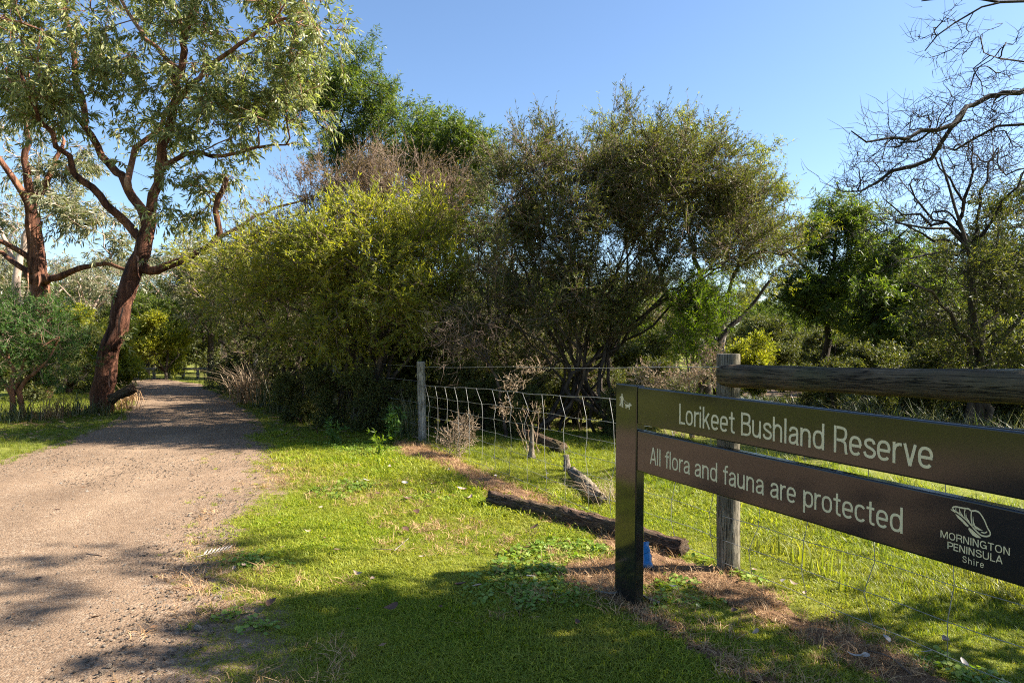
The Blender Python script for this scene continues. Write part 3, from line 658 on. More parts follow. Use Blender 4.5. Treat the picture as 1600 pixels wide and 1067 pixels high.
def multi(seed, base, stems, r0=0.05, r1=0.012, seg=0.22, wob=0.03, foot=0.12):
    """several stems from one foot; stems = lists of world points"""
    pl = Plant(seed)
    for k, s in enumerate(stems):
        lead = np.asarray(s[-1])[0]-base[0]
        off = np.array([np.clip(lead*foot*0.9, -foot*1.6, foot*1.6)+pl.r.normal(0, 0.08), pl.r.normal(0, foot*0.5), -0.05])
        p = [np.asarray(base)+off]+[np.asarray(q) for q in s]
        pp = smooth_path(p, seg); n = len(pp); pp[1:] += pl.r.normal(0, wob, (n-1, 3))
        pl._add(pp, -1, np.linspace(r0*pl.r.uniform(0.7, 1.2), r1, n), True)
    return pl
# --- front acacia shrub (bright yellow green) beside the path
d = 10.9; base = px(585, 0, d)*[1, 1, 0]
pl = multi(11, base, [P_([(560, 560), (520, 460), (480, 380)], d, -0.4), P_([(600, 560), (610, 440), (600, 330)], d), P_([(610, 570), (650, 470), (690, 390)], d, -0.5), P_([(560, 580), (480, 500), (400, 450)], d, 0.5), P_([(590, 560), (560, 450), (540, 350)], d-0.3, -0.4), P_([(620, 580), (690, 500), (715, 450)], d-0.2, -0.3), P_([(600, 540), (640, 420), (650, 345)], d+0.3, 0.4)], 0.05, 0.015)
T = lobes_pts(pl.r, [(560, 390, d-0.5, 120, 70, 1.0, 210), (650, 370, d-0.3, 75, 70, 0.9, 130), (470, 420, d-0.2, 80, 60, 0.9, 120), (590, 450, d-0.8, 110, 50, 0.6, 120), (400, 460, d+0.4, 70, 55, 0.9, 90), (650, 480, d-0.7, 60, 45, 0.5, 55), (500, 490, d-0.3, 110, 45, 0.7, 90), (600, 345, d+0.2, 90, 30, 0.8, 60), (540, 520, d-0.2, 110, 40, 0.8, 60), (340, 430, d+0.9, 45, 40, 0.7, 45), (690, 420, d-0.4, 40, 50, 0.5, 50)])
T = T[pl.r.rand(len(T)) < 0.72]
pl.attract(T, 0.22, minz=0.8, jit=0.05)
finish('acacia_shrub', 'large bushy shrub with bright yellow-green needle sprays overhanging the path', 'shrub', None, pl, base, 'acacia', M['acacia'], M['grey_bark'], M['brown_twig'], tip=0.004)
# --- brown topped tea tree behind it
d = 12.6; base = px(560, 0, d)*[1, 1, 0]
pl = multi(12, base, [P_([(540, 500), (510, 400), (480, 320)], d), P_([(560, 480), (570, 380), (560, 290)], d), P_([(590, 480), (620, 380), (640, 300)], d), P_([(600, 500), (660, 400), (690, 330)], d, 0.4), P_([(530, 500), (460, 420), (430, 370)], d, 0.4)], 0.05, 0.012)
T = lobes_pts(pl.r, [(560, 292, d, 90, 40, 1.0, 200), (640, 305, d, 75, 45, 1.0, 150), (490, 330, d, 70, 45, 1.0, 120), (430, 380, d+0.2, 60, 45, 0.9, 70), (690, 350, d, 45, 45, 0.8, 60), (560, 420, d, 130, 70, 1.0, 90)])
pl.attract(T, 0.22, minz=0.8, jit=0.05)
finish('tea_tree', 'tea tree with a dry pinkish brown twiggy top rising behind the yellow-green shrub', 'tree', None, pl, base, 'tea', M['tea_brown'], M['grey_bark'], M['brown_twig'], tip=0.004, leaf_over=dict(K=7, L=(0.2, 0.5), Mv=8, tr=0.0045))
# --- dark shrubs along the path edge, further back
for k, (x, y, d, rx, ry, lab) in enumerate([(430, 500, 13.6, 85, 75, 'dark green needle-leaved shrub shading the path just past the yellow-green one'), (370, 490, 17.5, 60, 60, 'dark shrub leaning over the path next to the pale grass tussock')]):
    base = px(x+30, 0, d)*[1, 1, 0]
    pl = multi(20+k, base, [P_([(x+10, 560), (x-20, 500), (x-45, 450)], d), P_([(x+25, 560), (x+15, 480), (x, 430)], d), P_([(x+40, 560), (x+60, 490), (x+70, 440)], d, 0.5), P_([(x+20, 570), (x-30, 530), (x-70, 490)], d, -0.4)], 0.06, 0.015)
    T = lobes_pts(pl.r, [(x, y, d, rx, ry, 1.4, 200), (x-10, y-40, d, rx*0.8, ry*0.5, 1.3, 120), (x+30, y+40, d-0.3, rx*0.9, ry*0.5, 1.0, 90)])
    pl.attract(T, 0.3, minz=0.7)
    finish('tea_tree', lab, 'tree', None, pl, base, 'tea', M['tea'], M['grey_bark'], M['brown_twig'], tip=0.005, leaf_over=dict(ll=(0.05, 0.09), lw=(0.014, 0.022), K=4, Mv=13))
# --- large tea tree behind the fence
d = 10.4; base = px(905, 0, d)*[1, 1, 0]
st = [P_([(890, 590), (850, 500), (810, 400), (790, 310)], d, 0.3), P_([(900, 580), (885, 480), (865, 370), (850, 270)], d, -0.2), P_([(905, 580), (915, 470), (930, 350), (945, 240)], d), P_([(910, 580), (945, 480), (985, 370), (1010, 250)], d, 0.3),
      P_([(915, 590), (975, 500), (1050, 400), (1110, 290)], d, 0.3), P_([(915, 600), (1000, 520), (1090, 440), (1170, 360)], d, -0.2), P_([(900, 600), (960, 540), (1040, 470), (1130, 420), (1200, 385)], d, -0.5), P_([(890, 610), (830, 540), (780, 480)], d, -0.5), P_([(900, 590), (870, 520), (840, 440)], d, -0.6), P_([(905, 570), (960, 430), (1050, 300)], d, -0.4), P_([(900, 560), (900, 420), (900, 290)], d, -0.3)]
st += [[q+np.array([rq.normal(0, 0.25), rq.normal(0, 0.3), 0]) for q in k_] for rq in [np.random.RandomState(6)] for k_ in st[:9]]
pl = multi(31, base, st, 0.030, 0.008, foot=0.6)
T = lobes_pts(pl.r, [(905, 300, d, 120, 60, 1.2, 120), (1010, 310, d, 120, 60, 1.1, 120), (850, 290, d, 85, 70, 1.2, 170), (950, 260, d, 90, 65, 1.3, 220), (1050, 270, d, 80, 65, 1.2, 190), (1120, 310, d, 75, 60, 1.0, 150), (1180, 370, d-0.2, 50, 60, 0.9, 100), (950, 350, d-0.3, 160, 60, 1.1, 170), (830, 400, d-0.3, 80, 70, 1.0, 110), (1040, 400, d-0.3, 120, 50, 0.9, 90), (900, 480, d-0.4, 120, 60, 0.9, 110), (800, 500, d-0.2, 70, 60, 0.9, 90), (1000, 480, d+0.5, 90, 60, 0.8, 70), (880, 570, d+0.9, 140, 45, 0.7, 80)])
pl.attract(T, 0.22, minz=0.9, jit=0.05)
finish('tea_tree', 'broad many-stemmed tea tree with sparse olive foliage behind the wire fence', 'tree', None, pl, base, 'tea', M['tea'], M['grey_bark'], M['brown_twig'], tip=0.0035, split=0.010, leaf_over=dict(K=8, Mv=14, tr=0.0040))
# left companion
d = 12.0; base = px(790, 0, d)*[1, 1, 0]
pl = multi(32, base, [P_([(780, 560), (760, 460), (745, 380)], d), P_([(790, 550), (800, 430), (810, 300)], d), P_([(800, 560), (830, 450), (850, 330)], d), P_([(770, 570), (720, 500), (700, 450)], d, -0.5)], 0.05, 0.012)
T = lobes_pts(pl.r, [(800, 290, d, 60, 60, 1.0, 100), (760, 420, d, 60, 80, 1.0, 120), (830, 380, d, 60, 90, 1.0, 80), (720, 500, d-0.4, 60, 50, 0.9, 80), (800, 540, d+0.4, 130, 40, 0.8, 70)])
pl.attract(T, 0.25, minz=0.6)
finish('tea_tree', 'slimmer dark tea tree squeezed between the yellow-green shrub and the broad tea tree', 'tree', None, pl, base, 'tea', M['tea'], M['grey_bark'], M['brown_twig'], tip=0.004, leaf_over=dict(ll=(0.035, 0.065), lw=(0.010, 0.016)))
# yellow lit wattle behind the right half
d = 13.2; base = px(1110, 0, d)*[1, 1, 0]
pl = multi(33, base, [P_([(1105, 540), (1090, 420), (1060, 280)], d), P_([(1115, 540), (1150, 420), (1180, 330)], d), P_([(1100, 560), (1040, 450), (1000, 330)], d, 0.4), P_([(1120, 550), (1180, 470), (1215, 430)], d)], 0.08, 0.02)
T = lobes_pts(pl.r, [(1050, 225, d, 60, 38, 1.0, 80), (1150, 300, d, 65, 55, 1.0, 110), (1195, 350, d, 42, 60, 0.9, 80), (1190, 440, d, 45, 50, 0.8, 45), (960, 225, d, 50, 30, 0.8, 45), (1090, 350, d+0.4, 110, 60, 0.9, 60)])
pl.attract(T, 0.3, minz=1.0)
finish('wattle_tree', 'wattle with lit yellow-green foliage showing behind the broad tea tree', 'tree', None, pl, base, 'wattle', M['wattle_yellow'], M['grey_bark'], M['grey_bark'], tip=0.005, leaf_over=dict(ll=(0.05, 0.09), lw=(0.010, 0.016)))
# bright green shrub
d = 9.9; base = px(1080, 0, d)*[1, 1, 0]
pl = multi(34, base, [P_([(1075, 590), (1070, 520), (1060, 470)], d), P_([(1085, 590), (1095, 520), (1100, 470)], d), P_([(1085, 590), (1080, 500), (1078, 440)], d)], 0.02, 0.006, 0.12, 0.01)
T = lobes_pts(pl.r, [(1092, 490, d, 28, 46, 0.40, 80), (1078, 460, d, 24, 28, 0.30, 36), (1098, 545, d-0.1, 24, 35, 0.30, 46)])
pl.attract(T, 0.15, minz=0.3)
finish('conifer_shrub', 'small vivid green shrub glowing in the sun beside the fence post', 'shrub', None, pl, base, 'feather', M['bright'], M['grey_bark'], M['brown_twig'], tip=0.003)
# dead pale trunk
pl = Plant(35); d = 14.5; base = px(1128, 0, d)*[1, 1, 0]
pl.limb([base]+P_([(1127, 560), (1130, 510), (1122, 470), (1118, 448)], d), 0.11, 0.03)
pl.limb(P_([(1130, 515), (1138, 490), (1136, 462), (1142, 440)], d), 0.05, 0.015)
pl.limb(P_([(1129, 540), (1110, 520), (1100, 500)], d), 0.03, 0.01)
finish('dead_tree', 'forked dead grey tree trunk standing beyond the vivid green shrub', 'dead tree', None, pl, base, None, None, M['dead_grey'], M['dead_grey'], tip=0.006, split=0.02)
# --- tall wattles behind
def wattle(seed, label, x, d, stems, lobes, lm='wattle', over=None, r0=0.12, name='wattle_tree', leaf='wattle'):
    base = px(x, 0, d)*[1, 1, 0]
    pl = Plant(seed)
    for k, s in enumerate(stems):
        p = ([base-[0, 0, 0.1]] if k == 0 else [])+P_(s, d)
        pl.limb(p, r0 if k == 0 else r0*0.55, 0.02, 0.4, 0.04)
    T = lobes_pts(pl.r, [(a, b, d+dd, c, e, f, int(n*1.7)) for a, b, dd, c, e, f, n in lobes], 9, 0.12); pl.attract(T, 0.4, minz=1.5, jit=0.06)
    return finish(name, label, 'tree', None, pl, base, leaf, M[lm], M['grey_bark'], M['grey_bark'], tip=0.007, split=0.04, leaf_over=over)
big = dict(ll=(0.09, 0.17), lw=(0.02, 0.032), L=(0.25, 0.5), Mv=16)
wattle(41, 'tallest wattle with layered dark green crown rising over the brown-topped tea tree', 525, 21, [[(525, 450), (530, 330), (528, 240), (540, 150), (545, 110)], [(528, 240), (500, 190), (480, 160)], [(530, 260), (580, 210), (615, 190)], [(538, 160), (575, 130), (600, 135)]],
    [(540, 120, 0, 65, 36, 1.2, 75), (595, 160, 0, 45, 42, 1.0, 60), (500, 170, 0, 55, 40, 1.0, 55), (520, 225, 0, 60, 30, 1.1, 50), (610, 220, 0, 40, 40, 1.0, 35), (560, 265, 0, 60, 25, 1.0, 25), (470, 120, 0, 30, 30, 0.8, 20)], over=big)
wattle(42, 'dense round-topped wattle beside the tallest wattle', 672, 20, [[(672, 450), (668, 350), (672, 270), (675, 210)], [(668, 300), (645, 250), (635, 215)], [(670, 290), (700, 250), (705, 225)]],
    [(672, 215, 0, 38, 36, 1.0, 70), (690, 255, 0, 38, 34, 1.0, 55), (650, 255, 0, 32, 36, 1.0, 45), (665, 320, 0, 60, 40, 1.0, 40)], over=big)
wattle(43, 'smaller wattle leaning in next to the broad tea tree top', 735, 19, [[(725, 450), (715, 350), (725, 290), (735, 230)], [(720, 310), (745, 280), (760, 265)]],
    [(732, 225, 0, 32, 24, 0.8, 45), (745, 265, 0, 34, 24, 0.8, 40), (725, 300, 0, 40, 22, 0.8, 30), (715, 360, 0, 60, 40, 1.0, 40)], over=big)
# --- right hand wattles
wattle(44, 'open-crowned wattle with spiky top between the broad tea tree and the dead boughs', 1285, 15.5, [[(1290, 560), (1290, 470), (1300, 400), (1310, 330)], [(1292, 450), (1250, 410), (1225, 390)], [(1296, 430), (1340, 390), (1355, 345)], [(1290, 500), (1240, 470), (1205, 460)]],
    [(1305, 345, 0, 42, 34, 0.7, 50), (1255, 385, 0, 48, 34, 0.8, 55), (1345, 365, 0, 32, 34, 0.7, 40), (1270, 440, 0, 60, 30, 0.8, 50), (1235, 470, 0, 45, 22, 0.7, 30), (1340, 430, 0, 50, 35, 0.8, 40), (1290, 490, 0, 60, 22, 0.8, 28)], over=dict(ll=(0.08, 0.14), lw=(0.014, 0.022)), r0=0.10)
wattle(45, 'dark leaning wattle right of the open-crowned one with drooping sprays', 1385, 14.0, [[(1385, 600), (1365, 530), (1350, 480), (1345, 440)], [(1365, 530), (1400, 480), (1425, 440)], [(1372, 560), (1430, 520), (1470, 490)]],
    [(1390, 400, 0, 40, 40, 0.8, 45), (1430, 450, 0, 50, 40, 0.9, 55), (1350, 470, 0, 50, 35, 0.9, 45), (1400, 510, 0, 70, 35, 0.9, 60), (1470, 510, 0, 45, 40, 0.9, 45)], over=dict(ll=(0.08, 0.15), lw=(0.016, 0.026), up=-0.3, droop=0.5), r0=0.08)
# --- tea tree at the right edge with bare boughs
d = 9.2; base = px(1530, 0, d)*[1, 1, 0]
pl = multi(46, base, [P_([(1525, 560), (1520, 470), (1512, 385), (1490, 320), (1470, 250)], d), P_([(1530, 560), (1560, 470), (1590, 400)], d, 0.4), P_([(1520, 560), (1470, 480), (1420, 440)], d, -0.4), P_([(1540, 570), (1610, 480), (1660, 400)], d, -0.3), P_([(1512, 390), (1450, 350), (1400, 345)], d)], 0.06, 0.012)
T = lobes_pts(pl.r, [(1560, 440, d, 90, 45, 1.0, 120), (1500, 420, d-0.2, 60, 28, 0.8, 60), (1590, 340, d+0.3, 60, 45, 0.8, 80), (1540, 510, d, 100, 45, 1.0, 110), (1640, 470, d, 70, 90, 1.0, 90), (1580, 570, d-0.3, 80, 30, 0.8, 50), (1470, 500, d, 50, 40, 0.8, 40)])
pl.attract(T, 0.25, minz=0.8)
finish('tea_tree', 'dark tea tree with flat olive foliage pads under the bare spreading boughs', 'tree', None, pl, base, 'tea', M['tea'], M['grey_bark'], M['grey_bark'], tip=0.004, leaf_over=dict(K=4, Mv=12))
pl = Plant(47); d = 9.8; base = px(1515, 0, d)*[1, 1, 0]
pl.limb([base]+P_([(1518, 560), (1522, 470), (1518, 385)], d), 0.07, 0.045)
for k, s in enumerate([[(1518, 385), (1500, 320), (1470, 265), (1455, 215)], [(1518, 383), (1480, 350), (1440, 320), (1400, 270)], [(1518, 380), (1535, 320), (1545, 260), (1560, 200)], [(1518, 388), (1460, 375), (1410, 350), (1385, 330)], [(1520, 380), (1560, 340), (1590, 290), (1610, 240)], [(1505, 330), (1520, 270), (1515, 215)], [(1480, 350), (1430, 345), (1380, 310)], [(1518, 392), (1470, 395), (1420, 400), (1390, 415)]]):
    pl.limb(P_(s, d, pl.r.uniform(-0.8, 0.8)), 0.026, 0.006, 0.16, 0.03)
T = lobes_pts(pl.r, [(1440, 290, d, 75, 65, 0.8, 130), (1520, 250, d, 70, 70, 0.8, 140), (1580, 260, d, 50, 80, 0.8, 90), (1400, 350, d, 45, 60, 0.6, 90), (1480, 330, d, 60, 50, 0.6, 80)])
pl.attract(T, 0.14, minz=2.4, jit=0.07)
finish('dead_tree', 'leafless tree with fine bare twigs fanning above the dark tea tree', 'dead tree', None, pl, base, 'bare', M['dead_bark'], M['dead_bark'], M['dead_bark'], tip=0.0038, leaf_over=dict(K=3, L=(0.12, 0.32), tr=0.0036), inner=0.15, parts=('trunk', 'branches', 'twig_tips'))
# --- big dead tree leaning in from the right (trunk beyond the frame)
pl = Plant(48); d = 7.2; base = np.array([9.4, 9.0, 0])
pl.limb([base-[0, 0, 0.1], base+[-0.1, 0, 2.0], base+[-0.3, -0.1, 3.6], base+[-0.2, -0.1, 5.4]], 0.24, 0.12)
pl.limb([base+[-0.28, -0.05, 3.5]]+P_([(1720, 125), (1600, 140), (1545, 155), (1510, 170), (1488, 200), (1470, 225)], d), 0.050, 0.022, 0.12, 0.02)
pl.limb(P_([(1505, 172), (1485, 195), (1460, 205), (1420, 212), (1390, 215), (1360, 222), (1330, 205)], d, -0.4), 0.03, 0.006, 0.13, 0.025)
pl.limb(P_([(1478, 215), (1455, 245), (1430, 260), (1400, 268), (1380, 290), (1345, 298), (1318, 300)], d, 0.2), 0.035, 0.006, 0.13, 0.025)
pl.limb([base+[-0.22, -0.08, 3.0]]+P_([(1760, 215), (1600, 195), (1555, 198), (1515, 222), (1492, 235)], d, 0.3), 0.05, 0.01, 0.15, 0.02)
pl.limb([base+[-0.22, -0.1, 4.9]]+P_([(1700, 20), (1600, 5), (1560, 2), (1530, 12), (1500, 32), (1470, 60), (1445, 80)], d-0.3), 0.05, 0.006, 0.15, 0.025)
pl.limb(P_([(1600, 5), (1560, -5), (1500, -5), (1440, 2)], d-0.3), 0.02, 0.005, 0.15, 0.02)
pl.limb([base+[-0.28, -0.1, 4.3]]+P_([(1690, 110), (1610, 95), (1570, 85), (1545, 95), (1520, 108)], d-0.2), 0.03, 0.006, 0.15, 0.025)
T = lobes_pts(pl.r, [(1400, 215, d, 78, 38, 0.5, 130), (1370, 275, d, 60, 35, 0.5, 90), (1500, 40, d-0.3, 60, 45, 0.5, 40), (1560, 90, d-0.2, 45, 30, 0.5, 45), (1560, 180, d, 50, 40, 0.5, 80), (1480, 190, d, 60, 50, 0.5, 90), (1530, 240, d+0.2, 60, 35, 0.4, 60)])
pl.attract(T, 0.11, minz=2.6, jit=0.07)
finish('dead_tree', 'dark dead boughs with crooked twigs reaching in against the bright sky', 'dead tree', None, pl, base, 'bare', M['dead_bark'], M['dead_bark'], M['dead_bark'], tip=0.0032, leaf_over=dict(K=3, L=(0.08, 0.24), tr=0.003), inner=0.15, parts=('trunk', 'branches', 'twig_tips'))
# --- shade trees to the right of the frame
def shade(seed, base, trunk, lobes, label):
    dy = np.array([0, -0.4, 0]); base = np.array(base, float)+dy; pl = Plant(seed)
    for k, s in enumerate(trunk): pl.limb([np.array(p, float)+dy for p in s], 0.16 if k == 0 else 0.07, 0.03)
    T = []
    for c, rr, n in lobes: T.append(np.array(c)+dy+nrm(pl.r.normal(0, 1, (n, 3)))*(pl.r.rand(n)**0.42)[:, None]*np.array(rr))
    pl.attract(np.vstack(T), 0.35, minz=1.2)
    finish('tea_tree', label, 'tree', None, pl, base, 'coarse', M['tea'], M['grey_bark'], M['grey_bark'], tip=0.006)
shade(51, (5.2, 3.4, 0), [[(5.2, 3.4, -0.1), (5.1, 3.4, 1.6), (4.9, 3.4, 2.6)], [(4.9, 3.4, 2.5), (4.2, 3.2, 3.2), (3.9, 2.9, 3.7)], [(4.9, 3.4, 2.5), (5.1, 3.9, 3.6), (5.4, 4.2, 4.4)], [(4.9, 3.4, 2.4), (5.8, 3.0, 3.6)], [(5.3, 4.1, 4.2), (5.7, 4.6, 5.2), (6.1, 5.2, 6.2)]],
      [((4.1, 2.9, 3.2), (0.9, 1.0, 0.6), 70), ((4.9, 4.0, 3.8), (0.9, 0.7, 0.7), 70), ((5.4, 2.7, 4.6), (1.1, 1.2, 0.8), 55), ((4.7, 3.2, 2.5), (0.9, 0.9, 0.5), 40), ((5.0, 3.3, 1.9), (0.8, 0.7, 0.5), 40), ((4.9, 2.0, 4.8), (1.2, 0.8, 0.8), 55), ((6.0, 1.9, 5.8), (1.2, 0.9, 0.8), 45), ((4.8, 1.2, 3.8), (1.2, 0.7, 0.8), 45), ((6.2, 5.5, 6.3), (0.6, 0.25, 0.4), 6), ((6.3, 4.6, 6.8), (0.5, 0.3, 0.4), 5)], 'tea tree standing right of the sign outside the view, shading the lawn')

shade(52, (8.6, 1.4, 0), [[(8.6, 1.4, -0.1), (8.5, 1.4, 3.0), (8.3, 1.5, 5.0)], [(8.3, 1.5, 4.8), (7.6, 2.0, 5.8), (7.2, 2.2, 6.4)], [(8.3, 1.5, 4.8), (8.2, 1.0, 6.4), (8.0, 0.8, 7.6)]],
      [((7.2, 2.1, 6.0), (1.0, 0.7, 0.8), 60), ((8.2, 1.0, 7.4), (1.5, 1.1, 1.1), 90), ((9.4, 1.6, 8.0), (1.4, 1.2, 1.1), 70), ((8.6, 2.9, 7.6), (1.2, 0.6, 0.8), 40), ((9.0, 2.6, 9.2), (1.5, 0.8, 1.0), 70), ((8.2, 3.3, 8.6), (1.2, 0.5, 0.8), 45)], 'taller tea tree outside the view, shading the near end of the path')

# ------------------------------------------------------------------ background trees: prototypes and copies
def copy_tree(root, loc, rz, s, label, group):
    r = root.copy(); COL.objects.link(r); r.location = loc; r.rotation_euler = (0, 0, rz); r.scale = (s, s, s*1.0)
    r['label'] = label; r['group'] = group
    for ch in list(root.children):
        c = ch.copy(); COL.objects.link(c); c.parent = r
    return r
def proto(seed, kind):
    pl = Plant(seed); r = pl.r
    h = {'bush': 3.2, 'tree': 5.5, 'gum': 7.5, 'tall': 7.0}[kind]
    hs = {'bush': 0.02, 'tree': 0.38, 'gum': 0.42, 'tall': 0.35}[kind]
    pl.limb([np.array([0, 0, -0.1]), np.array([r.normal(0, .1), r.normal(0, .1), h*hs]), np.array([r.normal(0, .3), r.normal(0, .3), h*0.75])], h*0.028, 0.03, 0.4)
    for k in range(5):
        a = k*1.257+r.rand(); z0 = h*(hs+0.1*r.rand())
        pl.limb([np.array([0, 0, z0]), np.array([math.cos(a)*h*.13, math.sin(a)*h*.13, z0+h*.15]), np.array([math.cos(a)*h*.26, math.sin(a)*h*.26, z0+h*.28])], h*0.012, 0.015, 0.4)
    T = []
    for k in range(13):
        a = r.rand()*6.283; q = r.rand()**0.5*h*0.30; c = np.array([math.cos(a)*q, math.sin(a)*q, h*r.uniform(hs+0.06, 0.9)])
        n = 24; rad = h*r.uniform(0.10, 0.17)
        T.append(c+nrm(r.normal(0, 1, (n, 3)))*(r.rand(n)**0.4)[:, None]*np.array([rad, rad, rad*0.65]))
    T = np.vstack(T); T = T[T[:, 2] > 0.25]
    pl.attract(T, 0.5, minz=h*hs*0.7)
    return pl
KINDS = [('bush', 'acacia', M['acacia'], dict(ll=(0.12, 0.2), lw=(0.03, 0.045), Mv=13, L=(0.3, 0.5)), M['grey_bark'], 'shrub', 'rounded yellow-green shrub'),
         ('tree', 'coarse', M['wattle'], dict(ll=(0.12, 0.2), lw=(0.035, 0.055)), M['grey_bark'], 'tree', 'dark green bushy tree'),
         ('gum', 'gum_far', M['gum_leaf_far'], dict(K=4), M['pale_bark'], 'tree', 'grey-green gum with pale trunk'),
         ('tall', 'coarse', M['tea'], dict(ll=(0.10, 0.18), lw=(0.03, 0.05)), M['grey_bark'], 'tree', 'olive tea tree'),
         ('bush', 'coarse', M['tea'], dict(ll=(0.09, 0.16), lw=(0.03, 0.045), K=5), M['grey_bark'], 'shrub', 'dense dull green shrub')]
NAMES = ['acacia_shrub', 'wattle_tree', 'gum_tree', 'tea_tree', 'bushy_shrub']
spots = [ # kind, pixel x, distance, scale
 (0, 175, 20, 0.62), (0, 255, 25, 0.75), (0, 130, 24, 0.8), (1, 275, 30, 0.75), (1, 230, 27, 0.6), (2, 140, 30, 0.72), (2, 215, 33, 0.78), (2, 320, 31, 0.85), (2, 60, 32, 0.8), (3, 180, 40, 0.9), (1, 90, 38, 1.0), (3, 0, 30, 0.8), (2, -60, 24, 0.9),
 (4, 110, 18, 0.55), (4, 200, 30, 0.9), (4, 285, 33, 0.9), (4, 320, 30, 0.9), (0, 30, 20, 0.7), (4, 60, 16, 0.5), (4, -30, 15, 0.7), (2, 265, 37, 0.9), (2, 345, 36, 0.9), (4, 240, 36, 1.0), (4, 150, 34, 1.0),
 (3, 330, 26, 0.75), (2, 352, 25, 0.62), (1, 400, 27, 0.8), (3, 450, 22, 0.75), (1, 500, 26, 0.8), (3, 560, 20, 0.7), (1, 620, 18, 0.55), (3, 680, 16, 0.5), (1, 740, 17, 0.55), (3, 800, 15, 0.5), (1, 860, 16, 0.55), (3, 920, 17, 0.5), (1, 980, 18, 0.5), (3, 1040, 20, 0.5),
 (4, 360, 20.5, 0.6), (4, 395, 18.5, 0.65), (4, 430, 16.5, 0.65), (4, 470, 15, 0.6), (4, 515, 14.5, 0.62), (4, 560, 14, 0.6), (4, 610, 13.4, 0.6), (4, 660, 13.4, 0.62), (4, 705, 13.0, 0.6), (4, 750, 13.6, 0.65), (4, 800, 13.4, 0.6), (4, 850, 13.6, 0.6), (4, 900, 13.8, 0.62), (4, 945, 13.5, 0.55), (4, 990, 13.8, 0.55), (4, 1035, 14.5, 0.5), (4, 690, 11.6, 0.38), (4, 760, 11.4, 0.36),
 (4, 1215, 24, 0.7), (4, 1265, 22, 0.6), (4, 1290, 26, 0.8), (4, 1150, 24, 0.6), (4, 1225, 19, 0.42), (4, 600, 16.5, 0.6), (4, 545, 17, 0.6), (4, 575, 19, 0.7), (4, 630, 15.5, 0.6), (4, 470, 11.6, 0.30), (4, 520, 11.0, 0.30), (4, 575, 10.5, 0.30), (4, 625, 10.3, 0.28), (4, 760, 10.3, 0.28), (4, 815, 9.9, 0.26), (4, 965, 9.9, 0.26), (4, 1020, 10.2, 0.28), (4, 735, 10.9, 0.34), (4, 790, 11.3, 0.36), (4, 845, 11.0, 0.30), (4, 900, 11.6, 0.36), (4, 955, 11.3, 0.32), (4, 1010, 11.6, 0.34), (4, 1055, 11.2, 0.28), (4, 1250, 12.5, 0.30), (4, 1310, 11.5, 0.34), (4, 1370, 12, 0.42), (4, 1430, 11, 0.42), (4, 1500, 10.5, 0.44), (4, 1580, 10, 0.46), (4, 1640, 9.5, 0.46), (4, 1460, 13.5, 0.6), (4, 1550, 12.5, 0.6),
 (0, 1180, 17, 0.50), (1, 1235, 28, 0.55), (3, 1290, 30, 0.6), (0, 1330, 23, 0.7), (1, 1370, 27, 0.65), (3, 1420, 24, 0.7), (0, 1450, 19, 0.7), (1, 1490, 22, 0.75), (3, 1540, 18, 0.65), (1, 1590, 20, 0.8), (3, 1650, 17, 0.8), (0, 1520, 14, 0.5), (0, 1620, 13, 0.55), (3, 1330, 40, 0.75), (1, 1200, 44, 0.7), (3, 1140, 46, 0.7), (1, 1450, 45, 0.9), (3, 1560, 40, 1.0),
 (4, 1300, 20, 0.55), (4, 1360, 18, 0.6), (4, 1420, 17, 0.6), (4, 1480, 16, 0.6), (4, 1560, 15, 0.6), (4, 1240, 36, 0.9), (4, 1180, 34, 0.8), (4, 1300, 35, 0.9), (4, 1400, 34, 1.0), (4, 1500, 30, 1.0), (4, 1600, 28, 1.0),
 (1, 1080, 30, 0.5), (3, 1020, 38, 0.6)]
def zone(x, d=99):
    if 440 < x < 650 and d < 12: return 'low in the shade under the yellow-green shrub', 'under the yellow-green shrub'
    if 730 < x < 1100 and d < 10.5: return 'between the wire mesh and the stems of the broad tea tree', 'between mesh and broad tea tree'
    if x < 345: return 'near the far bend of the gravel path', 'bend of the path'
    if x < 730: return 'in the thicket behind the yellow-green shrub', 'thicket behind the shrub'
    if x < 1100: return 'in the thicket behind the broad tea tree', 'thicket behind the broad tea tree'
    return 'in the bushland beyond the log rail', 'bushland beyond the log rail'
left_out = [(1, -13.5, 3.0, 0.9), (3, -13.0, 6.5, 0.8), (2, -14.5, 9.5, 0.9), (0, -11.2, 8.0, 0.6), (3, -14, -1.5, 0.9), (1, -15, 12.5, 0.9), (4, -12, 4.5, 0.7), (4, -12, 1.0, 0.8)]
protos = {}
rb = np.random.RandomState(77)
allspots = [(k, px(x, 0, d)*[1, 1, 0], s, zone(x, d)) for k, x, d, s in spots]+[(k, np.array([x, y, 0]), s, ('left of the path across from the sign', 'trees across the path from the sign')) for k, x, y, s in left_out]
for k, loc, s, (zn, zg) in allspots:
    v = (k, rb.randint(0, 2)); rz = rb.rand()*6.283
    kd, lf, lm, ov, bk, cat, lab = KINDS[k]
    if v not in protos:
        pl = proto(400+k*10+v[1], kd)
        root = finish(NAMES[k], lab+' '+zn, cat, lab+'s, '+zg, pl, (0, 0, 0), lf, lm, bk, bk, tip=0.008, split=0.05, leaf_over=ov, inner=0.3)
        root.location = loc; root.rotation_euler = (0, 0, rz); root.scale = (s, s, s); protos[v] = root
    else:
        copy_tree(protos[v], loc, rz, s, lab+' '+zn, lab+'s, '+zg)
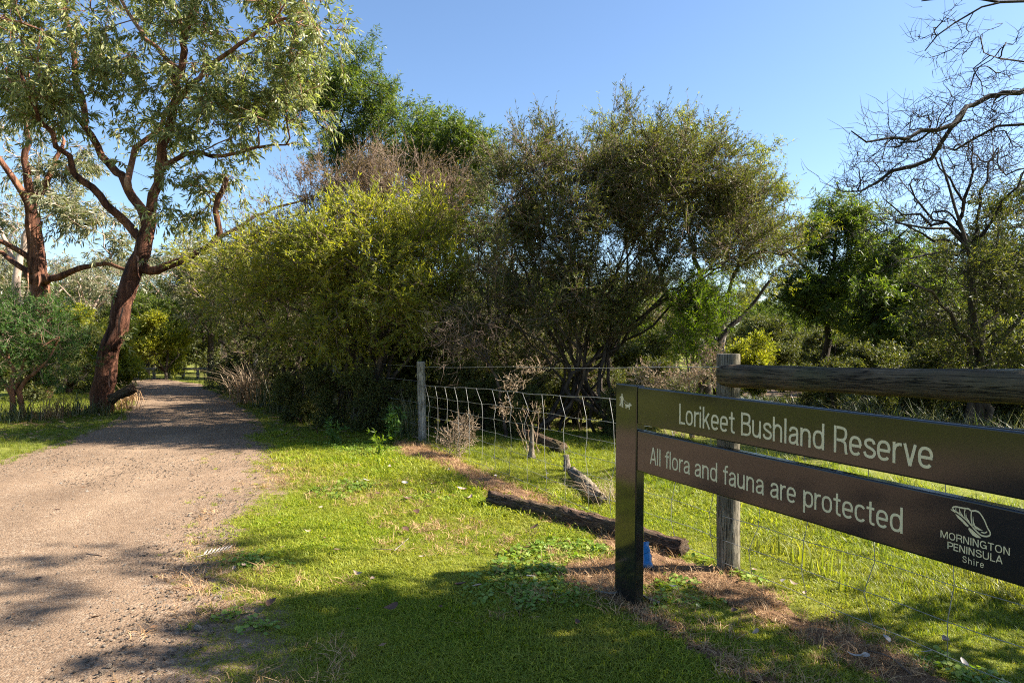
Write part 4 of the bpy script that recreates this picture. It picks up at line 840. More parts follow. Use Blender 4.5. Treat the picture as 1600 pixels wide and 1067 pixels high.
# far treeline closing the horizon
for q in range(110):
    a = -0.95+q*0.0175+rb.normal(0, 0.01); d = rb.uniform(48, 95); k = rb.choice([1, 3, 4]); v = (k, rb.randint(0, 2))
    if v in protos: copy_tree(protos[v], (math.tan(a)*d, d, 0), rb.rand()*6.28, rb.uniform(0.8, 1.3)*(1.7 if k == 4 else 1), 'small dark tree in the distant treeline', 'distant treeline')['category'] = 'tree'
# --- feathery shrub left
d = 12.0; base = px(20, 0, d)*[1, 1, 0]
pl = multi(61, base, [P_([(20, 600), (10, 540), (0, 500)], d), P_([(25, 600), (50, 540), (60, 500)], d), P_([(30, 610), (80, 560), (95, 530)], d, -0.2), P_([(10, 600), (-40, 540), (-60, 500)], d)], 0.05, 0.012)
T = lobes_pts(pl.r, [(25, 505, d, 60, 32, 0.8, 120), (70, 530, d-0.1, 40, 28, 0.6, 80), (20, 560, d-0.2, 50, 28, 0.6, 70), (-50, 530, d, 50, 50, 0.8, 70), (80, 570, d+0.2, 28, 22, 0.5, 30)])
pl.attract(T, 0.2, minz=0.3)
finish('feathery_shrub', 'feathery fresh green shrub at the foot of the red-trunked gum', 'shrub', None, pl, base, 'feather', M['feather'], M['gum_limb'], M['brown_twig'], tip=0.004)

# ------------------------------------------------------------------ tussocks and small plants
def tussock(name, label, cat, loc, n, h, wd, lean, mat, seed, spread=0.08, group=None):
    o = blade_tuft('blades', n, h, wd, spread, lean, mat, seed)
    root = empty(name, tuple(loc), label, cat, group); COL.objects.link(o); o.name = 'blades'; o.parent = root; return root
TU = 'strappy tussocks in the shade of the shrubs'
tussock('grass_tussock', 'big pale strappy tussock spilling toward the path below the dark shrub', 'tussock', px(388, 0, 15.5)*[1, 1, 0], 420, 1.05, 0.012, 1.1, M['dry_weed'], 71, 0.16)
for k, (x, d, h) in enumerate([(352, 18, 0.8), (410, 14.5, 0.8), (435, 13.4, 0.7), (470, 12.6, 0.75), (500, 12.0, 0.7), (540, 11.2, 0.65), (570, 10.9, 0.7), (625, 10.4, 0.6), (640, 9.9, 0.75), (330, 20, 0.8)]):
    tussock('grass_tussock', 'dark strappy tussock in the shade at the foot of the shrubs', 'tussock', px(x, 0, d)*[1, 1, 0], 130, h, 0.010, 0.8, M['tussock'], 80+k, 0.12, TU)
for k, (x, d, h) in enumerate([(1290, 12, 0.55), (1340, 11, 0.6), (1390, 10, 0.6), (1450, 9.5, 0.6), (1500, 8.8, 0.6), (1550, 8.4, 0.6), (1600, 8.0, 0.6), (1310, 14, 0.6), (1400, 13, 0.6), (1490, 12, 0.6), (1570, 11, 0.6), (1640, 9, 0.6)]):
    tussock('grass_tussock', 'dull green tussock seen under the log rail', 'tussock', px(x, 0, d)*[1, 1, 0], 150, h, 0.011, 1.0, M['tussock'], 110+k, 0.16, 'tussocks under the log rail')
for k, (x, d, h) in enumerate([(20, 11.8, 0.5), (75, 12.3, 0.55), (110, 12.8, 0.5), (190, 14.0, 0.5), (150, 12.9, 0.35), (200, 16.0, 0.4)]):
    tussock('grass_tussock', 'ragged brownish tussock around the foot of the leaning gum', 'tussock', px(x, 0, d)*[1, 1, 0], 140, h, 0.010, 1.0, M['straw'] if k % 2 else M['tussock'], 140+k, 0.16, 'tussocks near the leaning gum')
tussock('grass_tussock', 'pale dry arching tussock behind the fence next to the small cut log', 'tussock', px(948, 0, 5.9)*[1, 1, 0], 110, 0.30, 0.004, 1.4, M['dry_weed'], 160, 0.10)
for k, (x, y, h) in enumerate([(1205, 868, 0.16), (1240, 878, 0.18), (1275, 895, 0.24), (1295, 905, 0.20), (1320, 925, 0.14), (1185, 862, 0.13)]):
    p = gp(x, y); tussock('grass_clump', 'upright broad-bladed grass clump along the bottom fence wire', 'grass clump', p, 12, h, 0.011, 0.45, M['long_grass'], 170+k, 0.03, 'grass clumps along the bottom wire')
def leafy_weed(name, label, loc, n, h, seed, mat, ll=0.09):
    pl = Plant(seed); base = np.array(loc)
    r = pl.r
    for k in range(n):
        a = r.rand()*6.283; ln = r.uniform(0.1, 0.4)*h
        pl.limb([base+[r.normal(0, .03), r.normal(0, .03), -0.02], base+[math.cos(a)*ln*.4, math.sin(a)*ln*.4, h*.55*r.uniform(.7, 1)], base+[math.cos(a)*ln, math.sin(a)*ln, h*r.uniform(.6, 1)]], 0.006, 0.002, 0.05, 0.004)
    pl.radii(0.002); A = Acc(); pl.wood(A, A, 0.03)
    D = pl.dirs(); i = np.where(pl.P[:, 2] > h*0.12)[0]
    TV, TQ, LV, LT, LQ = sprays(r, pl.P[i], D[i], 1, (0.01, 0.03), 5, (ll*0.6, ll*1.2), (ll*0.14, ll*0.24), 0.2, 0.1, 1.1, 0.25, 'long')
    C = Acc(); C.add(LV, LQ, LT); root = empty(name, tuple(base), label, 'plant')
    link('stems', A.mesh('stems', M['bright'], False, base), root); link('leaves', C.mesh('leaves', mat, False, base), root)
leafy_weed('leafy_weed', 'tall green leafy weed growing left of the pale fence post', gp(607, 700)+[0, 0.3, 0], 9, 0.52, 181, M['feather'])
leafy_weed('leafy_weed', 'low pale green weed at the edge of the lawn below the taller weed', gp(592, 712), 6, 0.28, 182, M['bright'], 0.07)
leafy_weed('leafy_weed', 'dark low weed in the shade at the lawn edge near the path', gp(520, 695), 8, 0.3, 183, M['feather'], 0.08)
def twiggy(name, label, cat, base, lobes, seed, mat, n_st=5, leaf=None, lm=None, r0=0.012, over=None, tip=0.002, inner=0.3):
    r = np.random.RandomState(seed); T = np.vstack([np.array(c)+nrm(r.normal(0, 1, (n, 3)))*(r.rand(n)**0.4)[:, None]*np.array(rr) for c, rr, n in lobes])
    T = T[T[:, 2] > 0.03]
    pl = multi(seed, base, [[np.array(base)*0.5+T[r.randint(len(T))]*0.5+[0, 0, 0.05]] for k in range(n_st)], r0*0.5, 0.002, 0.08, 0.01)
    for q in range(len(pl.P)): pass
    pl.attract(T, 0.07, jit=0.05)
    return finish(name, label, cat, None, pl, base, leaf or 'bare', lm or mat, mat, mat, tip=tip, leaf_over=over or dict(K=2, L=(0.03, 0.10)), inner=inner, parts=('stems', 'branches', 'seed_heads'))
b = gp(712, 716)
twiggy('dead_shrub', 'low tangle of dry pinkish brown twigs at the foot of the wire fence', 'dead shrub', b, [(b+[0, 0.1, 0.22], (0.24, 0.2, 0.2), 120), (b+[0.1, 0.2, 0.38], (0.2, 0.15, 0.12), 50)], 191, M['dry_weed'], 7, over=dict(K=4, L=(0.03, 0.09), Mv=3, ll=(0.01, 0.02), lw=(0.004, 0.008)))
b = px(835, 0, 8.4)*[1, 1, 0]
twiggy('dead_shrub', 'tall dry seed stalks leaning over the top of the wire mesh', 'dead shrub', b, [(px(800, 600, 8.4), (0.18, 0.15, 0.10), 22), (px(830, 575, 8.6), (0.2, 0.15, 0.08), 22), (px(790, 640, 8.2), (0.12, 0.1, 0.10), 16)], 192, M['dry_weed'], 8, over=dict(K=4, L=(0.03, 0.09), Mv=3, ll=(0.01, 0.025), lw=(0.005, 0.009)))
b = px(1050, 0, 9.0)*[1, 1, 0]
twiggy('dead_shrub', 'dry tan weeds and bracken under the vivid green shrub', 'dead shrub', b, [(px(1080, 590, 9.0), (0.4, 0.3, 0.15), 80), (px(1020, 590, 9.2), (0.3, 0.3, 0.18), 60), (px(1110, 560, 9.4), (0.15, 0.2, 0.2), 40)], 193, M['dry_weed'], 9, over=dict(K=4, L=(0.05, 0.13), Mv=6, ll=(0.02, 0.05), lw=(0.008, 0.014)))
# fallen grey branch in the shrubs
pl = Plant(194); base = px(790, 0, 9.6)*[1, 1, 0]
pl.limb([base]+P_([(775, 590), (745, 545), (715, 515), (690, 500)], 9.6, -0.4), 0.03, 0.006, 0.1, 0.015)
pl.limb(P_([(760, 565), (730, 540), (690, 530), (670, 535)], 9.5, -0.3), 0.012, 0.004, 0.1, 0.015)
pl.limb(P_([(770, 580), (750, 530), (725, 490)], 9.5, -0.2), 0.012, 0.004, 0.1, 0.015)
T = lobes_pts(pl.r, [(705, 520, 9.2, 35, 28, 0.3, 50), (735, 520, 9.3, 30, 28, 0.3, 40)]); pl.attract(T, 0.1, jit=0.06)
finish('fallen_branch', 'brownish dead branch with fine twigs lodged in the dark between the shrubs', 'branch', None, pl, base, 'bare', M['brown_twig'], M['grey_bark'], M['brown_twig'], tip=0.0025, split=0.012, leaf_over=dict(K=3, L=(0.08, 0.22)), parts=('main_stem', 'branches', 'twig_tips'))

# ------------------------------------------------------------------ logs, sticks, leaves
def log(name, label, a, b, r0, r1, mat, seed, sides=34, ridges=0.14, group=None, bend=0.04):
    a, b = np.array(a, float), np.array(b, float); L = np.linalg.norm(b-a); r = np.random.RandomState(seed)
    n = max(10, int(L/0.035)); t = np.linspace(0, 1, n)
    rad = r0+(r1-r0)*t; rad = rad*(1+0.09*np.sin(t*7+seed)+0.06*np.sin(t*19)+0.05*r.normal(0, 1, n))
    th = np.arange(sides)/sides*2*math.pi
    ridge = r.uniform(-1, 1, sides); 
    RR = rad[:, None]*(1+ridges*ridge[None, :]*(0.6+0.4*np.sin(t*9+seed)[:, None])+0.07*r.normal(0, 1, (n, sides))-0.22*(r.rand(sides)[None, :] < 0.2)*(np.sin(t*6+r.rand()*6)[:, None] > -0.2))
    x = t*L; yb = bend*np.sin(t*3.3); V = np.stack([np.repeat(x[:, None], sides, 1), RR*np.cos(th)+yb[:, None], RR*np.sin(th)], -1)
    V[0, :, 0] += r.uniform(-0.05, 0.02, sides)*r0*6*0.4; V[-1, :, 0] += r.uniform(-0.03, 0.05, sides)*r0*6*0.4
    V = V.reshape(-1, 3); i = np.arange(n-1)[:, None]*sides; j = np.arange(sides)[None, :]; k = (j+1) % sides
    Q = np.stack([i+j, i+k, i+sides+k, i+sides+j], -1).reshape(-1, 4)
    V = np.vstack([V, [x[0]+0.02, yb[0], 0], [x[-1]-0.02, yb[-1], 0]]); c0 = len(V)-2; e = (n-1)*sides
    T = [(c0, (s+1) % sides, s) for s in range(sides)]+[(c0+1, e+s, e+(s+1) % sides) for s in range(sides)]
    o = link(name, mesh_np(name, V, T, Q, mat))
    o.location = tuple(a); o.rotation_euler = Vector(b-a).to_track_quat('X', 'Z').to_euler()
    return tag(o, label, 'log', group)
a, b = gp(768, 790), gp(1070, 868)
log('fallen_log', 'long dark weathered log with split grain lying in front of the wire fence', a+[0, 0, 0.055], b+[0, 0, 0.05], 0.070, 0.060, M['log'], 3, ridges=0.15)
a, b = px(893, 728, 7.0), gp(938, 792)
log('cut_log', 'short grey-brown log with a cut end on the grass behind the fence', [a[0], a[1], 0.07], [b[0], b[1], 0.06], 0.05, 0.065, M['log_pale'], 5, ridges=0.08, bend=0.01)
a = gp(889, 742); log('log_stump', 'small upright broken stump above the cut log', [a[0], a[1]+0.2, 0.0], [a[0]-0.01, a[1]+0.25, 0.17], 0.04, 0.03, M['log_pale'], 6, ridges=0.1, bend=0.0)
a, b = px(815, 0, 9.0)*[1, 1, 0], px(880, 0, 8.4)*[1, 1, 0]
log('dead_log', 'silvery split log lying in the shade behind the wire mesh', a+[0, 0, 0.20], b+[0, 0, 0.08], 0.05, 0.075, M['log'], 7, ridges=0.2)
a = px(830, 0, 8.1)*[1, 1, 0]; log('snag', 'short pointed grey snag standing behind the wire mesh', a, a+[0.01, 0, 0.42], 0.045, 0.012, M['log_pale'], 8, ridges=0.1, bend=0.0)
# broken limb stub by the gum
a = px(172, 0, 13.2)*[1, 1, 0]; log('gum_stub', 'short sawn branch lying against the foot of the leaning gum', a+[0.0, 0, 0.28], a+[0.42, 0.1, 0.5], 0.10, 0.085, M['log'], 9, ridges=0.08, bend=0.0)
def stick(name, label, pts, r0, r1, mat, group=None):
    p = smooth_path(pts, 0.03); V, Q, T = tube(p, np.linspace(r0, r1, len(p))*(1+0.15*np.sin(np.arange(len(p))*1.7)), 6)
    o = link(name, mesh_np(name, V-p[0], T, Q, mat, True)); o.location = tuple(p[0]); return tag(o, label, 'stick', group)
stick('stick', 'curved silvery stick lying at the foot of the sign post', [gp(930, 928)+[0, 0, .02], gp(960, 935)+[0, 0, .03], gp(985, 929)+[0, 0, .05], gp(1003, 938)+[0, 0, .03], gp(1030, 946)+[0, 0, .015]], 0.005, 0.008, M['dead_grey'])
stick('stick', 'thin dark stick lying in the shaded grass below the sign', [gp(1355, 1026)+[0, 0, .03], gp(1390, 1040)+[0, 0, .04], gp(1425, 1062)+[0, 0, .02]], 0.003, 0.005, M['brown_twig'])
stick('stick', 'pale straight twig lying on the sunlit lawn', [gp(616, 867)+[0, 0, .03], gp(638, 850)+[0, 0, .04]], 0.003, 0.002, M['dead_grey'])
stick('stick', 'dark thin twig lying flat on the sunlit lawn', [gp(580, 864)+[0, 0, .03], gp(612, 865)+[0, 0, .03]], 0.003, 0.002, M['brown_twig'])
stick('stick', 'short dark twig lying on the gravel', [gp(136, 870)+[0, 0, .022], gp(160, 873)+[0, 0, .022]], 0.004, 0.003, M['brown_twig'])
def fallen_leaf(x, y, L, wd, mat, rz, curl, label, group):
    t = np.linspace(0, 1, 9); hw = wd/2*np.sin(np.pi*t**0.8)**0.8
    xx = L*(t-0.5); z = curl*L*(2*t-1)**2; bend = 0.12*L*np.sin(np.pi*t)
    V = np.vstack([np.stack([xx, bend+hw, z+hw*0.5], -1), np.stack([xx, bend, z], -1), np.stack([xx, bend-hw, z+hw*0.5], -1)])
    Q = [(k, k+1, k+10, k+9) for k in range(8)]+[(k+9, k+10, k+19, k+18) for k in range(8)]
    o = link('fallen_leaf', mesh_np('fallen_leaf', V, quads=Q, mat=mat, smooth=True))
    p = gp(x, y); o.location = (p[0], p[1], 0.022 if path_edge(p[0], p[1]) > 0.15 else 0.040); o.rotation_euler = (rr_.normal(0, 0.2), rr_.normal(0, 0.2), rz)
    return tag(o, label, 'leaf', group)
rr_ = np.random.RandomState(9)
LG = {'leaf_tan': ('tan fallen gum leaf lying on the lawn', 'tan leaves on the lawn'), 'leaf_pink': ('curled pale pinkish fallen leaf on the lawn', 'pale pink leaves on the lawn'), 'leaf_brown': ('dark brown curled leaf on the lawn', 'dark leaves on the lawn'), 'leaf_white': ('bleached whitish leaf or bark flake on the grass', 'bleached leaves on the grass')}
for x, y, L, wd, mt in [(527, 869, .06, .045, 'leaf_pink'), (557, 758, .10, .05, 'leaf_tan'), (572, 757, .09, .04, 'leaf_white'), (633, 762, .10, .05, 'leaf_white'), (678, 762, .09, .04, 'leaf_pink'), (723, 772, .13, .05, 'leaf_pink'), (730, 786, .16, .05, 'leaf_pink'), (752, 772, .12, .04, 'leaf_brown'), (635, 784, .12, .03, 'leaf_brown'), (650, 808, .08, .06, 'leaf_brown'), (633, 836, .08, .05, 'leaf_brown'), (670, 798, .08, .03, 'leaf_brown'), (590, 778, .05, .04, 'leaf_brown'), (378, 893, .09, .03, 'leaf_pink'), (368, 897, .07, .03, 'leaf_tan'), (425, 954, .10, .05, 'leaf_brown'), (560, 905, .08, .03, 'leaf_tan'), (580, 915, .06, .03, 'leaf_tan'), (610, 960, .10, .05, 'leaf_brown'), (720, 925, .09, .05, 'leaf_brown'), (745, 926, .07, .04, 'leaf_tan'), (690, 960, .07, .03, 'leaf_brown'), (830, 912, .10, .035, 'leaf_white'), (775, 750, .07, .04, 'leaf_white'), (855, 772, .06, .05, 'leaf_white'), (855, 746, .05, .04, 'leaf_white'), (1083, 778, .06, .05, 'leaf_brown'), (1052, 928, .06, .02, 'leaf_white'), (480, 838, .06, .02, 'leaf_pink'), (440, 740, .10, .04, 'leaf_tan'), (700, 740, .09, .04, 'leaf_tan'), (610, 735, .09, .04, 'leaf_tan'), (835, 832, .09, .05, 'leaf_brown'), (1145, 966, .06, .04, 'leaf_brown'), (1180, 1000, .05, .03, 'leaf_tan'), (660, 880, .06, .03, 'leaf_tan'), (900, 985, .07, .03, 'leaf_brown'), (500, 800, .06, .03, 'leaf_tan')]:
    fallen_leaf(x, y, L*0.85, wd*0.8, M[mt], rr_.rand()*6.28, rr_.uniform(0.05, 0.3), *LG[mt])
for x, y, L, wd, mt in [(1338, 1040, .13, .06, 'leaf_white'), (1350, 1038, .09, .05, 'leaf_white'), (1385, 1012, .10, .04, 'leaf_white'), (1448, 1032, .09, .03, 'leaf_white'), (1505, 1052, .11, .04, 'leaf_white'), (1475, 1015, .12, .05, 'leaf_tan'), (1240, 922, .09, .04, 'leaf_tan'), (1258, 938, .06, .03, 'leaf_tan'), (1225, 918, .06, .05, 'leaf_white'), (1300, 969, .07, .03, 'leaf_tan'), (1180, 900, .09, .04, 'leaf_tan')]:
    fallen_leaf(x, y, L*0.6, wd*0.6, M[mt], rr_.rand()*6.28, rr_.uniform(0.05, 0.3), 'grey bark flake or leaf lying in the strip below the sign boards', 'flakes below the sign boards')
for x, y in [(540, 790), (90, 800), (200, 770), (60, 910), (300, 745), (240, 905), (150, 970), (330, 700), (275, 925)]:
    if path_edge(*gp(x, y)[:2]) > 0: fallen_leaf(x, y, 0.06, 0.02, M['leaf_brown'], rr_.rand()*6.28, 0.1, 'small dark leaf lying on the pale gravel', 'leaves on the gravel')
# dry fern-like frond at the path edge
b = gp(305, 880); root = empty('dry_frond', (b[0], b[1], 0.03), 'bleached feathery frond lying where gravel meets lawn', 'frond'); root.rotation_euler = (0, 0, 0.55)
V, Q, T = tube(np.stack([np.linspace(0, .22, 8), 0.01*np.sin(np.linspace(0, 3, 8)), 0.01+0.02*np.linspace(0, 1, 8)], -1), np.linspace(.003, .001, 8), 5); link('stem', mesh_np('stem', V, T, Q, M['leaf_white']), root)
lv = mesh_np('leaflet', [(0, 0, 0), (.02, .006, .004), (.055, 0, .004), (.02, -.006, .004)], quads=[(0, 1, 2, 3)], mat=M['leaf_white'])
for k in range(7):
    for s in (-1, 1):
        o = link('leaflet', lv, root, (.05+.023*k, 0.005, .014+.002*k)); o.rotation_euler = (0.2*s, -0.35, s*0.9-0.05*k*s)
# leaf litter under the shrubs
r = np.random.RandomState(3); n = 9000
X = r.uniform(-9, 6, n); Y = r.uniform(9.5, 20, n); k = (path_edge(X, Y) < -0.3); X, Y = X[k], Y[k]; n = len(X)
B = np.stack([X, Y, np.full(n, 0.02)+r.rand(n)*0.03], -1); a_ = nrm(np.stack([r.normal(0, 1, n), r.normal(0, 1, n), r.normal(0, .2, n)], -1)); s_ = nrm(np.cross(a_, np.array([0, 0, 1.])+r.normal(0, .3, (n, 3)))); L = r.uniform(.05, .14, n)[:, None]
V = np.stack([B, B+a_*L*.5+s_*L*.14, B+a_*L, B+a_*L*.5-s_*L*.14], 1); kk = np.arange(n)[:, None]*4
tag(link('leaf_litter', mesh_np('leaf_litter', V, quads=kk+np.array([0, 1, 2, 3]), mat=M['litter'])), 'brown leaf litter spread under the shrubs', kind='stuff')

def flakes(name, label, X, Y, z, L0, L1, mat, seed):
    r = np.random.RandomState(seed); n = len(X); B = np.stack([X, Y, np.full(n, z)+r.rand(n)*0.012], -1)
    a_ = nrm(np.stack([r.normal(0, 1, n), r.normal(0, 1, n), r.normal(0, .15, n)], -1)); s_ = nrm(np.cross(a_, np.array([0, 0, 1.])+r.normal(0, .35, (n, 3)))); L = r.uniform(L0, L1, n)[:, None]; wq = r.uniform(.08, .22, n)[:, None]
    V = np.stack([B, B+a_*L*.5+s_*L*wq, B+a_*L, B+a_*L*.5-s_*L*wq], 1); kk = np.arange(n)[:, None]*4
    tag(link(name, mesh_np(name, V, quads=kk+np.array([0, 1, 2, 3]), mat=mat)), label, kind='stuff')
r = np.random.RandomState(13); n = 2600; X = r.uniform(-6, 2.5, n); Y = r.uniform(1.8, 14, n); e = path_edge(X, Y)
k = (fence_side(X, Y) > 0) & (r.rand(n) < np.clip(0.25+0.9*np.exp(-np.abs(e)*2.2), 0, 1)*np.clip(0.6+0.7*fbm(X, Y, 15, 3, 1.5), 0.1, 1))
flakes('bark_litter', 'small brown bark flakes and leaf bits strewn over path edge and lawn', X[k], Y[k], 0.028, 0.012, 0.05, M['litter'], 14)
# clover and flat weeds in the lawn
def clover(seed):
    r = np.random.RandomState(seed); V, T = [], []
    for q in range(12):
        c = np.array([r.normal(0, .03), r.normal(0, .03), r.uniform(.012, .035)]); a0 = r.rand()*6.28; rad = r.uniform(.007, .013); tl = r.normal(0, .3, 2)
        k = len(V); V.append(c)
        for t in range(7): V.append(c+[rad*math.cos(a0+t*.9), rad*math.sin(a0+t*.9), rad*(tl[0]*math.cos(t)+tl[1]*math.sin(t))])
        for t in range(7): T.append((k, k+1+t, k+1+(t+1) % 7))
    return bpy.data.objects.new('clover_tuft', mesh_np('clover_tuft', V, T, mat=M['clover']))
M['clover'] = leaf_mat('clover', (0.12, 0.20, 0.025), (0.18, 0.27, 0.035), (0.27, 0.33, 0.07), 0.35, 0.4, 0.4, None, None, True)
X, Y = rand_xy(9000, -2.8, 2.6, 1.6, 9.5); k = (fence_side(X, Y) > 0) & (path_edge(X, Y) < -0.1) & (fbm(X, Y, 91, 3, 1.7)+0.5*np.exp(-((X-0.2)**2+(Y-5.0)**2)*1.2) > 0.42) & (bare(X, Y) < 0)
scatter('clover_patches', xyz(X[k], Y[k]), R0.uniform(0.7, 1.3, int(k.sum())), [clover(q) for q in range(4)], 'patches of clover and flat weeds in the lawn', 7)
# tufts creeping into the gravel edge
X, Y = rand_xy(5000, -4.5, -0.8, 1.6, 10); e = path_edge(X, Y); k = (e > -0.1) & (e < 0.7) & (R0.rand(len(X)) < 0.5*np.exp(-np.maximum(e, 0)*4.5)*np.clip(0.5+fbm(X, Y, 95, 3, 3), 0, 1))
scatter('edge_grass', xyz(X[k], Y[k])+[0, 0, 0.012], R0.uniform(0.4, 0.9, int(k.sum())), short, 'thin grass creeping into the gravel edge', 8)

# ------------------------------------------------------------------ blue roll
b = gp(1012, 896); root = empty('blue_roll', (b[0], b[1], 0.0), 'small crumpled blue plastic roll lying behind the sign post', 'litter')
bm = bmesh.new(); n = 18; rings = []
for k, z in enumerate(np.linspace(0, 0.155, 10)):
    q = 0.033*(1+0.10*math.sin(k*2.1)+(0.12 if k in (0, 9) else 0)); rings.append([bm.verts.new((q*math.cos(t)*(1+.06*math.sin(3*t+k)), q*math.sin(t), z+0.006*math.sin(2*t+k))) for t in np.arange(n)/n*6.283])
for k in range(9):
    for s in range(n): bm.faces.new((rings[k][s], rings[k][(s+1) % n], rings[k+1][(s+1) % n], rings[k+1][s]))
bm.faces.new(rings[-1]); bm.faces.new(list(reversed(rings[0])))
o = bm_obj('body', bm, M['blue'], root, True)
bm = bmesh.new(); ra = [bm.verts.new((0.039*math.cos(t), 0.039*math.sin(t), 0.03+0.012*t)) for t in np.arange(0, 5, .35)]; rb_ = [bm.verts.new((0.041*math.cos(t), 0.041*math.sin(t), 0.055+0.014*t)) for t in np.arange(0, 5, .35)]
for k in range(len(ra)-1): bm.faces.new((ra[k], ra[k+1], rb_[k+1], rb_[k]))
bm_obj('loose_flap', bm, M['blue'], root, True)
root.rotation_euler = (math.radians(-38), math.radians(16), 0.4); root.location.z = 0.035

# ------------------------------------------------------------------ sign
ROT = math.atan2(sdir[1], sdir[0])
sign = empty('park_sign', (S0[0], S0[1], 0), 'charcoal metal reserve sign with two long boards and cream lettering', 'sign'); sign.rotation_euler = (0, 0.0109, ROT)
def rbox(x0, x1, y0, y1, z0, z1, bev=0.007, seg=3):
    bm = bmesh.new(); bmesh.ops.create_cube(bm, size=1)
    for v in bm.verts: v.co = Vector((x0 if v.co.x < 0 else x1, y0 if v.co.y < 0 else y1, z0 if v.co.z < 0 else z1))
    bmesh.ops.bevel(bm, geom=list(bm.edges), offset=bev, segments=seg, profile=0.5, affect='EDGES'); return bm
def sbox(name, parent, *a, **k):
    o = bm_obj(name, rbox(*a, **k), M['sign'], parent, True)
    md = o.modifiers.new('wn', 'WEIGHTED_NORMAL'); md.keep_sharp = False; md.weight = 100
    return o
post = sbox('post', sign, 0.0, 0.19, 0, 0.055, -0.35, 1.172)
post2 = sbox('post', sign, 2.90, 3.09, 0, 0.055, -0.35, 1.172)
top = sbox('board', sign, 0.193, 2.897, 0.003, 0.052, 0.972, 1.166); top['label'] = 'upper board with the reserve name'
low = sbox('board', sign, 0.193, 2.897, 0.003, 0.052, 0.726, 0.940); low['label'] = 'lower board with the protection notice and shell emblem'
def sell(cx, cy, rx, ry, a0, a1, n=26, e=2.5):
    out = []
    for t in np.radians(np.linspace(a0, a1, n)):
        c, q = math.cos(t), math.sin(t); out.append((cx+rx*math.copysign(abs(c)**(2/e), c), cy+ry*math.copysign(abs(q)**(2/e), q)))
    return out
def cs(*pts):
    return [(q[0], q[1]) for q in smooth_path([(x, y, 0) for x, y in pts], 0.035)]
h_ = 0.0625; xh = 0.73; mid = xh/2; bw = 0.18
